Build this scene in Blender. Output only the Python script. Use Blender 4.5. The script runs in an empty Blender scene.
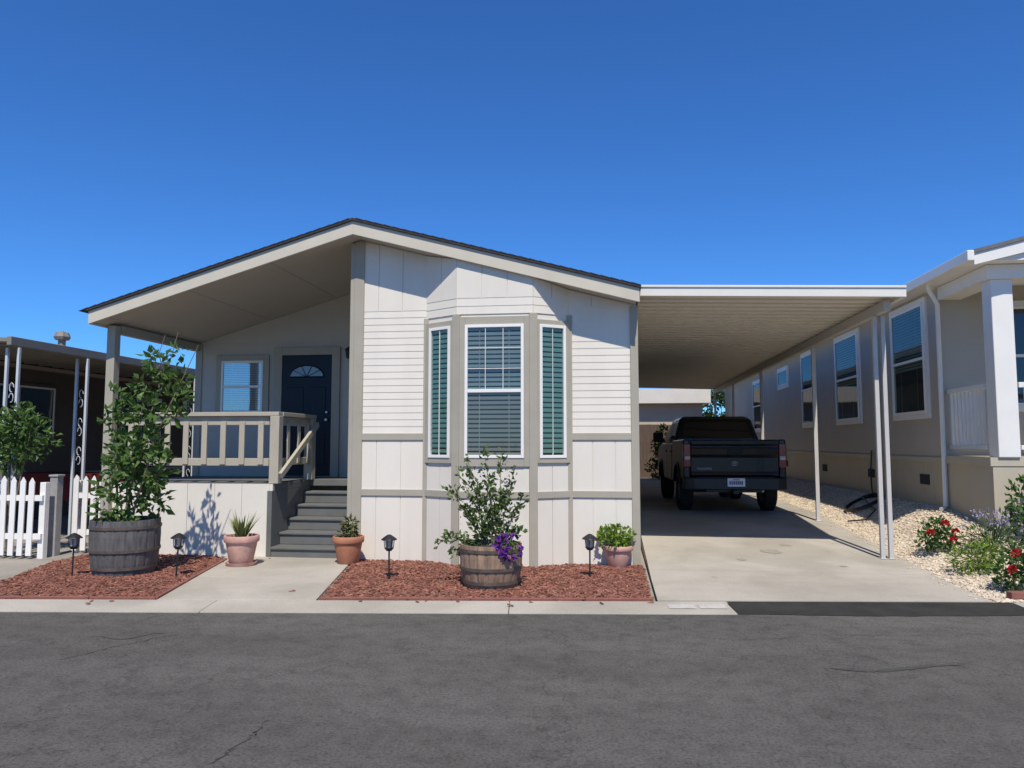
import bpy, bmesh, math, random
from mathutils import Vector, Matrix, Euler
R = random.Random(11)
C = bpy.context.scene.collection
rad = math.radians
F = 750.0; PITCH = rad(4.5); YAW = rad(7.5); H = 1.64
CAM = Vector((0, 0, H))
ROT = Euler((math.pi/2 + PITCH, 0, YAW), 'XYZ').to_matrix()
def ray(px, py):
    return ROT @ Vector(((px-512)/F, -(py-384)/F, -1))
def gp(px, py, z=0.0):
    d = ray(px, py); return CAM + d*((z-H)/d.z)
Z3 = Vector((0, 0, 1))

# ------------------------------------------------------------------ materials
def new_mat(name):
    m = bpy.data.materials.new(name); m.use_nodes = True
    nt = m.node_tree; b = nt.nodes['Principled BSDF']
    return m, nt, b
def N_(nt, t, **kw):
    n = nt.nodes.new(t)
    for k, v in kw.items(): setattr(n, k, v)
    return n
def c4(c, f=1.0): return (min(1, c[0]*f), min(1, c[1]*f), min(1, c[2]*f), 1)
def ramp(nt, src, stops):
    r = N_(nt, 'ShaderNodeValToRGB'); e = r.color_ramp.elements
    e[0].position, e[0].color = stops[0]; e[1].position, e[1].color = stops[-1]
    for p, c in stops[1:-1]:
        x = e.new(p); x.color = c
    nt.links.new(src, r.inputs[0]); return r
def mul(nt, a, c):
    mx = N_(nt, 'ShaderNodeMix', data_type='RGBA', blend_type='MULTIPLY'); mx.inputs[0].default_value = 1
    nt.links.new(a, mx.inputs[6]); nt.links.new(c, mx.inputs[7]); return mx.outputs[2]
def mat(name, col, rough=.6, var=.1, scale=3, bump=0, bscale=60, metallic=0, spec=.5, coat=0, fine=0, stretch=None, dirt=0):
    m, nt, b = new_mat(name); L = nt.links.new
    tc = N_(nt, 'ShaderNodeTexCoord'); src = tc.outputs['Object']
    if stretch:
        mp = N_(nt, 'ShaderNodeMapping'); mp.inputs['Scale'].default_value = stretch
        L(src, mp.inputs[0]); src = mp.outputs[0]
    n = N_(nt, 'ShaderNodeTexNoise'); n.inputs['Scale'].default_value = scale; n.inputs['Detail'].default_value = 7
    n.inputs['Roughness'].default_value = .65
    L(src, n.inputs['Vector'])
    r = ramp(nt, n.outputs['Fac'], [(.3, c4(col, 1-var)), (.7, c4(col, 1+var))])
    out = r.outputs[0]
    if fine:
        n2 = N_(nt, 'ShaderNodeTexNoise'); n2.inputs['Scale'].default_value = 110; n2.inputs['Detail'].default_value = 3
        L(tc.outputs['Object'], n2.inputs['Vector'])
        r2 = ramp(nt, n2.outputs['Fac'], [(.3, c4((1-fine,)*3)), (.7, c4((1,)*3))])
        out = mul(nt, out, r2.outputs[0])
    if dirt:
        n3 = N_(nt, 'ShaderNodeTexNoise'); n3.inputs['Scale'].default_value = .7; n3.inputs['Detail'].default_value = 9; n3.inputs['Distortion'].default_value = .6
        L(tc.outputs['Object'], n3.inputs['Vector'])
        r3 = ramp(nt, n3.outputs['Fac'], [(.42, c4((1-dirt, 1-dirt, 1-dirt*1.1))), (.56, c4((1,)*3))])
        out = mul(nt, out, r3.outputs[0])
    L(out, b.inputs['Base Color'])
    b.inputs['Roughness'].default_value = rough; b.inputs['Metallic'].default_value = metallic
    b.inputs['Specular IOR Level'].default_value = spec; b.inputs['Coat Weight'].default_value = coat
    if bump:
        bn = N_(nt, 'ShaderNodeTexNoise'); bn.inputs['Scale'].default_value = bscale; bn.inputs['Detail'].default_value = 4
        L(src, bn.inputs['Vector'])
        bp = N_(nt, 'ShaderNodeBump'); bp.inputs['Strength'].default_value = bump; bp.inputs['Distance'].default_value = .01
        L(bn.outputs['Fac'], bp.inputs['Height']); L(bp.outputs[0], b.inputs['Normal'])
    return m
def island(name, cols, rough=.7, transl=0.0, spec=.3):
    m, nt, b = new_mat(name); L = nt.links.new
    g = N_(nt, 'ShaderNodeNewGeometry')
    st = [(i/max(1, len(cols)-1), c4(c)) for i, c in enumerate(cols)]
    r = ramp(nt, g.outputs['Random Per Island'], st)
    tc = N_(nt, 'ShaderNodeTexCoord'); n = N_(nt, 'ShaderNodeTexNoise'); n.inputs['Scale'].default_value = 5
    L(tc.outputs['Object'], n.inputs['Vector'])
    r2 = ramp(nt, n.outputs['Fac'], [(.35, c4((.7,)*3)), (.65, c4((1,)*3))])
    out = mul(nt, r.outputs[0], r2.outputs[0])
    L(out, b.inputs['Base Color']); b.inputs['Roughness'].default_value = rough
    b.inputs['Specular IOR Level'].default_value = spec
    if transl:
        t = N_(nt, 'ShaderNodeBsdfTranslucent'); L(out, t.inputs['Color'])
        ms = N_(nt, 'ShaderNodeMixShader'); ms.inputs[0].default_value = transl
        L(b.outputs[0], ms.inputs[1]); L(t.outputs[0], ms.inputs[2])
        L(ms.outputs[0], nt.nodes['Material Output'].inputs['Surface'])
    return m
def glass_mat(name, tint=(.02, .03, .035), trans=.0, tc_=(.75, .88, .88, 1), mirror=0):
    m, nt, b = new_mat(name); L = nt.links.new
    b.inputs['Base Color'].default_value = c4(tint); b.inputs['Roughness'].default_value = .04
    b.inputs['Specular IOR Level'].default_value = .7
    if mirror: b.inputs['Metallic'].default_value = 1; b.inputs['Base Color'].default_value = (mirror, mirror, mirror, 1)
    tc = N_(nt, 'ShaderNodeTexCoord'); n = N_(nt, 'ShaderNodeTexNoise'); n.inputs['Scale'].default_value = 1.5
    L(tc.outputs['Object'], n.inputs['Vector'])
    bp = N_(nt, 'ShaderNodeBump'); bp.inputs['Strength'].default_value = .05; bp.inputs['Distance'].default_value = .05
    L(n.outputs['Fac'], bp.inputs['Height']); L(bp.outputs[0], b.inputs['Normal'])
    if trans:
        t = N_(nt, 'ShaderNodeBsdfTransparent'); t.inputs[0].default_value = tc_
        ms = N_(nt, 'ShaderNodeMixShader'); ms.inputs[0].default_value = trans
        L(b.outputs[0], ms.inputs[1]); L(t.outputs[0], ms.inputs[2])
        L(ms.outputs[0], nt.nodes['Material Output'].inputs['Surface'])
    return m

def asphalt_mat():
    m, nt, b = new_mat('asphalt'); L = nt.links.new
    tc = N_(nt, 'ShaderNodeTexCoord'); O = tc.outputs['Object']
    def noise(s, d=5, st=None, rgh=.5):
        n = N_(nt, 'ShaderNodeTexNoise'); n.inputs['Scale'].default_value = s; n.inputs['Detail'].default_value = d; n.inputs['Roughness'].default_value = rgh
        v = O
        if st:
            mp = N_(nt, 'ShaderNodeMapping'); mp.inputs['Scale'].default_value = st; L(O, mp.inputs[0]); v = mp.outputs[0]
        L(v, n.inputs['Vector']); return n.outputs['Fac']
    a = ramp(nt, noise(.75, 10, (.35, 1, 1), .68), [(.32, (.116, .108, .094, 1)), (.5, (.146, .136, .119, 1)), (.68, (.174, .163, .143, 1))])
    s = ramp(nt, noise(48, 6, None, .9), [(.38, (.34,)*3+(1,)), (.5, (.86,)*3+(1,)), (.6, (1.0,)*3+(1,))])
    p = ramp(nt, noise(5, 10, None, .82), [(.40, (.76,)*3+(1,)), (.54, (1,)*3+(1,))])
    out = mul(nt, mul(nt, a.outputs[0], s.outputs[0]), p.outputs[0])
    vo = N_(nt, 'ShaderNodeTexVoronoi', feature='DISTANCE_TO_EDGE'); vo.inputs['Scale'].default_value = .42
    nd = N_(nt, 'ShaderNodeTexNoise'); nd.inputs['Scale'].default_value = 2.6; nd.inputs['Detail'].default_value = 8
    L(O, nd.inputs['Vector'])
    va = N_(nt, 'ShaderNodeVectorMath', operation='ADD'); sc = N_(nt, 'ShaderNodeVectorMath', operation='SCALE'); sc.inputs['Scale'].default_value = 1.1
    L(nd.outputs['Color'], sc.inputs[0]); L(O, va.inputs[0]); L(sc.outputs[0], va.inputs[1]); L(va.outputs[0], vo.inputs['Vector'])
    cr = ramp(nt, vo.outputs['Distance'], [(.0, (.70,)*3+(1,)), (.0035, (.88,)*3+(1,)), (.006, (1,)*3+(1,))])
    out = mul(nt, out, cr.outputs[0])
    L(out, b.inputs['Base Color']); b.inputs['Roughness'].default_value = .9; b.inputs['Specular IOR Level'].default_value = .1
    bp = N_(nt, 'ShaderNodeBump'); bp.inputs['Strength'].default_value = .8; bp.inputs['Distance'].default_value = .01
    L(noise(80, 5, None, .8), bp.inputs['Height']); L(bp.outputs[0], b.inputs['Normal'])
    return m

M = {}
M['wall'] = mat('painted siding', (.725, .67, .565), .7, .035, 1.2, .10, 45, stretch=(3, 3, .5), spec=.2, dirt=.04)
M['porchwall_shade'] = mat('porch siding with painted shade', (.48, .44, .37), .75, .04, 1.2, spec=.2)  # darker copy of the siding paint, with the porch's shade in the colour
M['trim'] = mat('taupe trim paint', (.37, .335, .26), .65, .06, 3, spec=.3)
M['rail'] = mat('khaki rail paint', (.41, .365, .28), .65, .07, 3, spec=.3)
M['fascia'] = mat('cream fascia paint', (.56, .505, .395), .65, .05, 2, spec=.3)
M['ceiling'] = mat('soffit paint', (.45, .42, .36), .75, .04, 2, spec=.2)
M['shingle'] = mat('dark shingles', (.035, .03, .028), .9, .3, 12, .6, 50)
M['white'] = mat('white vinyl', (.8, .765, .70), .45, .03, 3)
M['glass'] = glass_mat('window glass', trans=.76, tc_=(.86, .92, .90, 1), mirror=.18)
M['mirrorglass'] = glass_mat('sky reflecting glass', trans=.45, tc_=(.9, .95, 1, 1), mirror=.60)
M['tealglass'] = glass_mat('teal window glass', trans=.66, tc_=(.55, .76, .76, 1), mirror=.22)
M['darkglass'] = glass_mat('dark window glass', (.02, .025, .03))
M['carglass'] = glass_mat('vehicle glass', (.006, .007, .008))
M['blind'] = mat('grey slats', (.44, .43, .39), .6, .06, 2)
M['blindblue'] = mat('blue white slats', (.42, .51, .51), .6, .08, 2)
M['blindteal'] = mat('teal green slats', (.30, .52, .42), .6, .08, 2)
M['blindwhite'] = mat('white shade', (.88, .90, .9), .7, .03, 2)
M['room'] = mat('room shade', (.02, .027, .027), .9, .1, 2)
M['door'] = mat('navy door paint', (.006, .010, .018), .4, .08, 3, spec=.3)
M['greypaint'] = mat('grey deck paint', (.13, .13, .118), .6, .12, 4, .1)
M['black'] = mat('black metal', (.015, .015, .016), .45, .1, 5)
M['alu'] = mat('white enamelled aluminium', (.72, .68, .59), .5, .05, 1.5)
M['post'] = mat('grey enamelled post', (.50, .475, .43), .55, .06, 3, spec=.3)
M['pan'] = mat('carport pan enamel', (.70, .67, .59), .6, .04, 1.5, spec=.25)
M['asphalt'] = asphalt_mat()
M['patch'] = mat('fresh asphalt', (.045, .043, .038), .9, .25, 4, .5, 120, fine=.35, spec=.15)
M['crack'] = mat('crack filler', (.075, .071, .063), .9, .2, 8, spec=.1)
M['concrete'] = mat('concrete', (.46, .415, .34), .85, .10, 1.1, .25, 90, fine=.22, dirt=.14, spec=.25)
M['concrete_dark'] = mat('worn concrete', (.34, .305, .25), .85, .15, 1.5, .25, 80, fine=.25, dirt=.15, spec=.25)
M['stain'] = mat('concrete stain', (.36, .32, .26), .85, .10, 5, fine=.3, spec=.2)
M['dirt'] = mat('dirt', (.16, .13, .10), .95, .2, 2, .3)
M['barksoil'] = mat('bark bed soil', (.20, .085, .052), .95, .35, 18, .8, 70)
M['bark'] = island('bark chips', [(.14, .05, .032), (.27, .105, .068), (.36, .155, .105), (.20, .075, .048), (.42, .22, .15)], .85)
M['gravelbase'] = mat('gravel bed', (.58, .48, .35), .95, .22, 30, .9, 45)
M['gravel'] = island('gravel stones', [(.48, .385, .265), (.68, .57, .43), (.78, .68, .53), (.58, .49, .37)], .85)
M['brick'] = mat('red edging', (.22, .085, .06), .85, .25, 10, .3)
M['ntan'] = mat('neighbour tan wall', (.44, .40, .33), .75, .05, 1.5, .1, 50, spec=.2)
M['nskirt'] = mat('neighbour skirt', (.46, .40, .29), .75, .06, 1.5)
M['nwhite'] = mat('neighbour white trim', (.76, .73, .66), .5, .04, 2)
M['shadewall'] = mat('wall with painted brown shade', (.095, .072, .056), .8, .15, 2)  # dark brown puts the shade under the awning into the wall colour
M['awning'] = mat('grey brown awning metal', (.22, .20, .17), .6, .12, 2, spec=.25)
M['scroll'] = mat('pale scroll iron', (.52, .53, .53), .5, .06, 4)
M['terracotta'] = mat('orange terracotta', (.40, .16, .085), .8, .18, 6)
M['pinkpot'] = mat('chalky pink terracotta', (.54, .31, .24), .85, .22, 7)
M['barrelgrey'] = mat('weathered grey oak', (.105, .098, .09), .8, .4, 6, .4, 40, stretch=(4, 4, .6))
M['barrelbrown'] = mat('weathered tan oak', (.26, .17, .11), .8, .45, 6, .4, 40, stretch=(4, 4, .6))
M['hoop'] = mat('rusted hoop', (.12, .09, .07), .7, .4, 10, metallic=.3)
M['soil'] = mat('potting soil', (.045, .03, .022), .95, .3, 20, .5)
M['bole'] = mat('stem bark', (.17, .13, .085), .9, .2, 12)
M['leaf_dark'] = island('dark leaves', [(.045, .10, .02), (.08, .165, .035), (.12, .22, .05), (.06, .13, .028)], .45, .3)
M['leaf_light'] = island('light leaves', [(.07, .135, .028), (.115, .20, .045), (.16, .26, .07), (.085, .16, .036)], .5, .35)
M['leaf_mid'] = island('mid leaves', [(.07, .12, .03), (.11, .18, .045), (.155, .23, .068), (.085, .145, .038)], .5, .3)
M['leaf_lime'] = island('lime leaves', [(.17, .28, .03), (.26, .38, .05), (.12, .22, .03)], .5, .3)
M['leaf_far'] = island('far leaves', [(.035, .06, .016), (.06, .10, .027), (.09, .135, .04)], .8, .2, spec=.1)
M['purple'] = island('purple petals', [(.14, .02, .26), (.26, .06, .42), (.09, .015, .18)], .6, .2)
M['lavender'] = island('lavender petals', [(.42, .37, .58), (.60, .54, .72), (.32, .28, .46)], .6, .2)
M['red'] = island('red petals', [(.48, .012, .018), (.65, .03, .035), (.32, .008, .01)], .5, .2)
M['redcloth'] = mat('dark red cloth', (.085, .012, .011), .85, .1, 4, spec=.2)
M['wood'] = mat('dark fence wood', (.10, .068, .048), .85, .25, 4, .2, stretch=(4, 4, .6))
M['tanstucco'] = mat('tan stucco', (.46, .39, .30), .85, .06, 2)
M['backroof'] = mat('cream roof paint', (.66, .60, .50), .8, .06, 2)
M['paint'] = mat('charcoal truck paint', (.008, .0085, .009), .22, .05, 3, spec=.33, coat=.2)
M['plastic'] = mat('dark bumper plastic', (.010, .010, .010), .55, .1, 6, spec=.3)
M['bumper'] = mat('dark bumper steel', (.018, .018, .018), .4, .1, 6, spec=.4)
M['rubber'] = mat('tyre rubber', (.011, .011, .011), .85, .15, 10)
M['chrome'] = mat('chrome', (.5, .5, .52), .2, .03, 5, metallic=1)
M['badge'] = mat('badge metal', (.26, .26, .27), .3, .03, 5, metallic=.8)
M['rim'] = mat('alloy rim', (.25, .25, .26), .35, .1, 5, metallic=.8)
M['tail'] = mat('red lamp lens', (.16, .006, .006), .15, .08, 8, coat=.4)
M['clear'] = mat('clear lamp lens', (.4, .4, .4), .15, .05, 8, coat=.5)
M['plate'] = mat('number plate', (.72, .73, .75), .5, .03, 8)
M['plateink'] = mat('plate characters', (.02, .035, .14), .5, .03, 8)
M['redink'] = mat('plate red script', (.5, .03, .03), .5, .03, 8)
M['lampglass'] = mat('frosted lamp glass', (.45, .43, .38), .3, .1, 8)
M['curbwhite'] = mat('worn white kerb paint', (.57, .535, .47), .8, .15, 9, fine=.4)

# ------------------------------------------------------------------ mesh builder
BASE = {}
class MB:
    def __init__(s): s.v = []; s.f = []
    def face(s, pts):
        n = len(s.v); s.v += [Vector(p) for p in pts]; s.f.append(tuple(range(n, n+len(pts))))
    def hexa(s, p):
        n = len(s.v); s.v += [Vector(q) for q in p]
        for q in ((0,3,2,1),(4,5,6,7),(0,1,5,4),(1,2,6,5),(2,3,7,6),(3,0,4,7)): s.f.append(tuple(n+i for i in q))
    def box(s, x0, x1, y0, y1, z0, z1):
        s.hexa([(x0,y0,z0),(x1,y0,z0),(x1,y1,z0),(x0,y1,z0),(x0,y0,z1),(x1,y0,z1),(x1,y1,z1),(x0,y1,z1)])
    def obox(s, O, U, N, u0, u1, n0, n1, z0, z1):
        O = Vector(O); P = lambda u, n, z: O + U*u + N*n + Z3*z
        s.hexa([P(u0,n1,z0),P(u1,n1,z0),P(u1,n0,z0),P(u0,n0,z0),P(u0,n1,z1),P(u1,n1,z1),P(u1,n0,z1),P(u0,n0,z1)])
    def bar(s, a, b, w, h, up=Z3):
        a = Vector(a); b = Vector(b); d = (b-a).normalized(); sd = d.cross(up).normalized(); u = sd.cross(d)
        p = []
        for q in (a, b):
            for i, j in ((-1,-1),(1,-1),(1,1),(-1,1)): p.append(q + sd*(i*w/2) + u*(j*h/2))
        s.hexa(p)
    def prism(s, poly, fn, a, b):
        n = len(s.v); k = len(poly)
        s.v += [Vector(fn(p, a)) for p in poly] + [Vector(fn(p, b)) for p in poly]
        s.f.append(tuple(range(n+k-1, n-1, -1))); s.f.append(tuple(range(n+k, n+2*k)))
        for i in range(k):
            j = (i+1) % k; s.f.append((n+i, n+j, n+k+j, n+k+i))
    def tube(s, pts, rr, n=8, cap=True):
        pts = [Vector(p) for p in pts]; base = len(s.v)
        if not hasattr(rr, '__len__'): rr = [rr]*len(pts)
        prev = None
        for i, p in enumerate(pts):
            d = (pts[min(i+1, len(pts)-1)] - pts[max(i-1, 0)]).normalized()
            if prev is None:
                a = d.orthogonal().normalized()
            else:
                a = (prev - d*prev.dot(d)).normalized()
            prev = a; b = d.cross(a)
            for k in range(n):
                t = 2*math.pi*k/n; s.v.append(p + (a*math.cos(t) + b*math.sin(t))*rr[i])
        for i in range(len(pts)-1):
            for k in range(n):
                k2 = (k+1) % n
                s.f.append((base+i*n+k, base+i*n+k2, base+(i+1)*n+k2, base+(i+1)*n+k))
        if cap:
            s.f.append(tuple(base+k for k in range(n-1, -1, -1)))
            e = base+(len(pts)-1)*n; s.f.append(tuple(e+k for k in range(n)))
    def lathe(s, c, prof, n=32, mod=None, axis='z', close=False):
        c = Vector(c); base = len(s.v)
        for (r, z) in prof:
            for k in range(n):
                t = 2*math.pi*k/n; q = r + (mod(k) if (mod and r > 0) else 0)
                if axis == 'z': s.v.append(c + Vector((q*math.cos(t), q*math.sin(t), z)))
                else: s.v.append(c + Vector((z, q*math.cos(t), q*math.sin(t))))
        m = len(prof); rng = m if close else m-1
        for i in range(rng):
            for k in range(n):
                k2 = (k+1) % n; i2 = (i+1) % m
                s.f.append((base+i*n+k, base+i*n+k2, base+i2*n+k2, base+i2*n+k))
    def leaf(s, p, d, L, W, fold=.25):
        d = d.normalized(); sd = d.cross(Vector((R.uniform(-1,1), R.uniform(-1,1), R.uniform(-1,1))))
        if sd.length < 1e-3: sd = d.orthogonal()
        sd.normalize(); up = sd.cross(d); n = len(s.v)
        s.v += [p, p + d*L*.5 + sd*W*.5 + up*W*fold, p + d*L - up*L*.12, p + d*L*.5 - sd*W*.5 + up*W*fold]
        s.f += [(n, n+1, n+2), (n, n+2, n+3)]
    def cluster(s, c, r, n, L, W, out=.7):
        c = Vector(c)
        if not hasattr(r, '__len__'): r = (r, r, r)
        for _ in range(n):
            v = Vector((R.gauss(0,1), R.gauss(0,1), R.gauss(0,1))).normalized(); q = R.random()**.45
            p = c + Vector((v.x*r[0]*q, v.y*r[1]*q, v.z*r[2]*q))
            d = v*out + Vector((R.uniform(-1,1), R.uniform(-1,1), R.uniform(-.7,.8)))*.8
            k = R.uniform(.65, 1.25); s.leaf(p, d, L*k, W*k)
    def sprig(s, pts, n, L, W, spread=.02):
        pts = [Vector(p) for p in pts]
        for _ in range(n):
            t = R.uniform(.15, 1)*(len(pts)-1); i = min(int(t), len(pts)-2); p = pts[i].lerp(pts[i+1], t-i)
            d = (pts[i+1]-pts[i]).normalized()*.5 + Vector((R.uniform(-1,1), R.uniform(-1,1), R.uniform(-.5,.6)))
            k = R.uniform(.6, 1.2); s.leaf(p + Vector((R.uniform(-spread,spread), R.uniform(-spread,spread), R.uniform(-spread,spread))), d, L*k, W*k)
    def build(s, name, m, parent=None, loc=None, smooth=False, bevel=0, seg=2):
        off = Vector((0,0,0))
        if parent is not None: off = BASE.get(parent.name, off)
        elif loc is not None: off = Vector(loc)
        me = bpy.data.meshes.new(name); me.from_pydata([tuple(v-off) for v in s.v], [], s.f)
        me.materials.append(M[m] if isinstance(m, str) else m)
        if len(s.f) < 60000:
            bm = bmesh.new(); bm.from_mesh(me); bmesh.ops.recalc_face_normals(bm, faces=bm.faces[:]); bm.to_mesh(me); bm.free()
        if smooth:
            for p in me.polygons: p.use_smooth = True
        o = bpy.data.objects.new(name, me); C.objects.link(o)
        if smooth:
            try: me.set_sharp_from_angle(angle=rad(40))
            except Exception: pass
        if parent is not None: o.parent = parent; BASE[o.name] = off
        elif loc is not None: o.location = loc
        if bevel:
            b = o.modifiers.new('bevel', 'BEVEL'); b.width = bevel; b.segments = seg; b.limit_method = 'ANGLE'; b.angle_limit = rad(35)
        return o
def tag(o, label, cat, group=None, kind=None):
    o['label'] = label; o['category'] = cat
    if group: o['group'] = group
    if kind: o['kind'] = kind
    return o
def struct(o, kind='structure'): o['kind'] = kind; return o
def thing(name, label, cat, loc=(0,0,0), rz=0, group=None, world=False):
    o = bpy.data.objects.new(name, None); C.objects.link(o); o.location = loc; o.rotation_euler = (0,0,rz)
    o.empty_display_size = .1
    tag(o, label, cat, group)
    if world: BASE[o.name] = Vector(loc)
    return o
def copy_tree(o, parent=None):
    c = o.copy(); C.objects.link(c)
    if parent: c.parent = parent
    for ch in list(o.children): copy_tree(ch, c)
    return c
def sm(a, b, x):
    t = max(0, min(1, (x-a)/(b-a))); return t*t*(3-2*t)

# ------------------------------------------------------------------ ground heights
def zb(Y): return .04 + .05*max(0, min(5.8, Y-9.2))
def gz(X, Y):
    b = zb(Y); return b + sm(3.85, 5.0, X)*sm(8.6, 12.2, Y)*max(0, .66-b)
def gpg(px, py):
    d = ray(px, py); t = 2.0
    while t < 80:
        p = CAM + d*t
        if p.z <= gz(p.x, p.y): return p
        t += .02
    return gp(px, py)
SO = Vector((0, 7.41, 0)); SU = Vector((.9935, .1137, 0)); SV = Vector((-.1137, .9935, 0))
def S(u, v, z=0): return SO + SU*u + SV*v + Z3*z
def uX(X, v): return (X + .1137*v)/.9935
def streetY(X, v=.45): return S(uX(X, v), v).y
def uof(p): return p.dot(SU) - SO.dot(SU)

# ground
b = MB(); b.face([(-400,-400,-.05),(400,-400,-.05),(400,400,-.05),(-400,400,-.05)]); struct(b.build('ground', 'dirt'))
b = MB(); b.face([S(-90,-12), S(90,-12), S(90,.02), S(-90,.02)]); struct(b.build('road', 'asphalt'))
uG = uof(gp(727, 606)); uE = uof(gp(1012, 606))
b = MB()
u = -40
while u < uG - .01:
    u2 = min(uG, u + 3.0)
    if uG - u2 < .8: u2 = uG
    b.hexa([S(u+.003,0,-.04), S(u2-.003,0,-.04), S(u2-.003,.44,-.04), S(u+.003,.44,-.04), S(u+.003,0,.012), S(u2-.003,0,.012), S(u2-.003,.44,.035), S(u+.003,.44,.035)])
    u = u2
struct(b.build('gutter', 'concrete', bevel=.006))
b = MB(); b.hexa([S(uE,0,-.04), S(uE+30,0,-.04), S(uE+30,.44,-.04), S(uE,.44,-.04), S(uE,0,.012), S(uE+30,0,.012), S(uE+30,.44,.035), S(uE,.44,.035)])
struct(b.build('gutter', 'concrete'))
b = MB(); n = 26; fr = []; bk = []
for i in range(n+1):
    u = uG+.01 + (uE-uG-.02)*i/n
    fr.append(S(u, .03 - .07*math.sin(math.pi*i/n) + R.uniform(-.012,.012), .004)); bk.append(S(u, .445, .035))
for i in range(n): b.face([fr[i], fr[i+1], bk[i+1], bk[i]])
struct(b.build('driveway_apron', 'patch'))
b = MB()
for u0, u1 in ((uG-.62, uG-.36), (uG-.32, uG-.05)):
    b.face([S(u0,.16,.0255), S(u1,.16,.0255), S(u1,.31,.0335), S(u0,.31,.0335)])
struct(b.build('kerb_paint', 'curbwhite'))
b = MB(); b.face([S(-60,.44,.008), S(uX(.44,.44),.44,.008), (.44, 60, .008), (-60, 60, .008)]); struct(b.build('lot_ground', 'concrete_dark'))
b = MB(); X0, X1 = .455, 3.82
js = [None, 9.7, 12.3, 15.0, 17.8, 20.6, 27.0]
for i in range(len(js)-1):
    a0 = streetY(X0)+.01 if i == 0 else js[i]+.004; a1 = streetY(X1)+.01 if i == 0 else js[i]+.004
    e = js[i+1]-.004
    n = 3
    for k in range(n):
        ya0 = a0+(e-a0)*k/n; ya1 = a1+(e-a1)*k/n; yb0 = a0+(e-a0)*(k+1)/n; yb1 = a1+(e-a1)*(k+1)/n
        b.hexa([(X0,ya0,-.05),(X1,ya1,-.05),(X1,yb1,-.05),(X0,yb0,-.05),(X0,ya0,zb(ya0)),(X1,ya1,zb(ya1)),(X1,yb1,zb(yb1)),(X0,yb0,zb(yb0))])
struct(b.build('driveway', 'concrete'))
def blot(cx, cy, rx, ry, m):
    b = MB(); n = 22; c = Vector((cx, cy, zb(cy)+.004)); ph = [R.uniform(.65,1.15) for _ in range(n)]
    pts = []
    for k in range(n):
        a = 2*math.pi*k/n; y = cy+ry*ph[k]*math.sin(a); pts.append(Vector((cx+rx*ph[k]*math.cos(a), y, zb(y)+.004)))
    for k in range(n): b.face([c, pts[k], pts[(k+1)%n]])
    struct(b.build('driveway_stain', m))
blot(2.2, 11.0, .13, .20, 'stain'); blot(2.5, 11.5, .09, .1, 'stain'); blot(1.7, 10.4, .06, .09, 'stain'); blot(2.9, 10.1, .05, .05, 'stain'); blot(1.2, 9.3, .04, .06, 'stain')
b = MB(); b.face([(-30,27.02,.30),(40,27.02,.30),(40,80,.30),(-30,80,.30)]); struct(b.build('back_lane', 'concrete_dark'))
b = MB(); nx, ny = 30, 60
for j in range(ny+1):
    for i in range(nx+1):
        X = 3.83 + (14-3.83)*(i/nx)**1.7; ys = streetY(X, .44)+.01; Y = ys + (40-ys)*(j/ny)**1.6
        b.v.append(Vector((X, Y, gz(X, Y) - .012)))
for j in range(ny):
    for i in range(nx):
        k = j*(nx+1)+i; b.f.append((k, k+1, k+nx+2, k+nx+1))
struct(b.build('gravel_ground', 'gravelbase', smooth=True))
def stone(b, p, r):
    n = len(b.v); q = [Vector((1,0,0)),Vector((0,1,0)),Vector((-1,0,0)),Vector((0,-1,0)),Vector((0,0,.7)),Vector((0,0,-.7))]
    rot = Euler((R.uniform(-.5,.5), R.uniform(-.5,.5), R.uniform(0,6.3))).to_matrix()
    for v in q: b.v.append(p + rot @ Vector((v.x*r*R.uniform(.7,1.3), v.y*r*R.uniform(.7,1.3), v.z*r*R.uniform(.8,1.2))))
    for f in ((0,1,4),(1,2,4),(2,3,4),(3,0,4),(1,0,5),(2,1,5),(3,2,5),(0,3,5)): b.f.append(tuple(n+i for i in f))
b = MB()
for _ in range(15000):
    X = R.uniform(3.85, 5.0) if R.random() < .6 else R.uniform(3.9, 9)
    ys = streetY(X, .46)
    Y = ys + (R.random()**1.5)*(24-ys if X < 5 else 5.0)
    stone(b, Vector((X, Y, gz(X, Y)-.004)), R.uniform(.010, .024))
for _ in range(160):
    Y = R.uniform(8.3, 16); X = 3.82 - abs(R.gauss(0, .10)); stone(b, Vector((X, Y, zb(Y)+.006)), R.uniform(.007, .015))
struct(b.build('gravel', 'gravel'), 'stuff')

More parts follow.
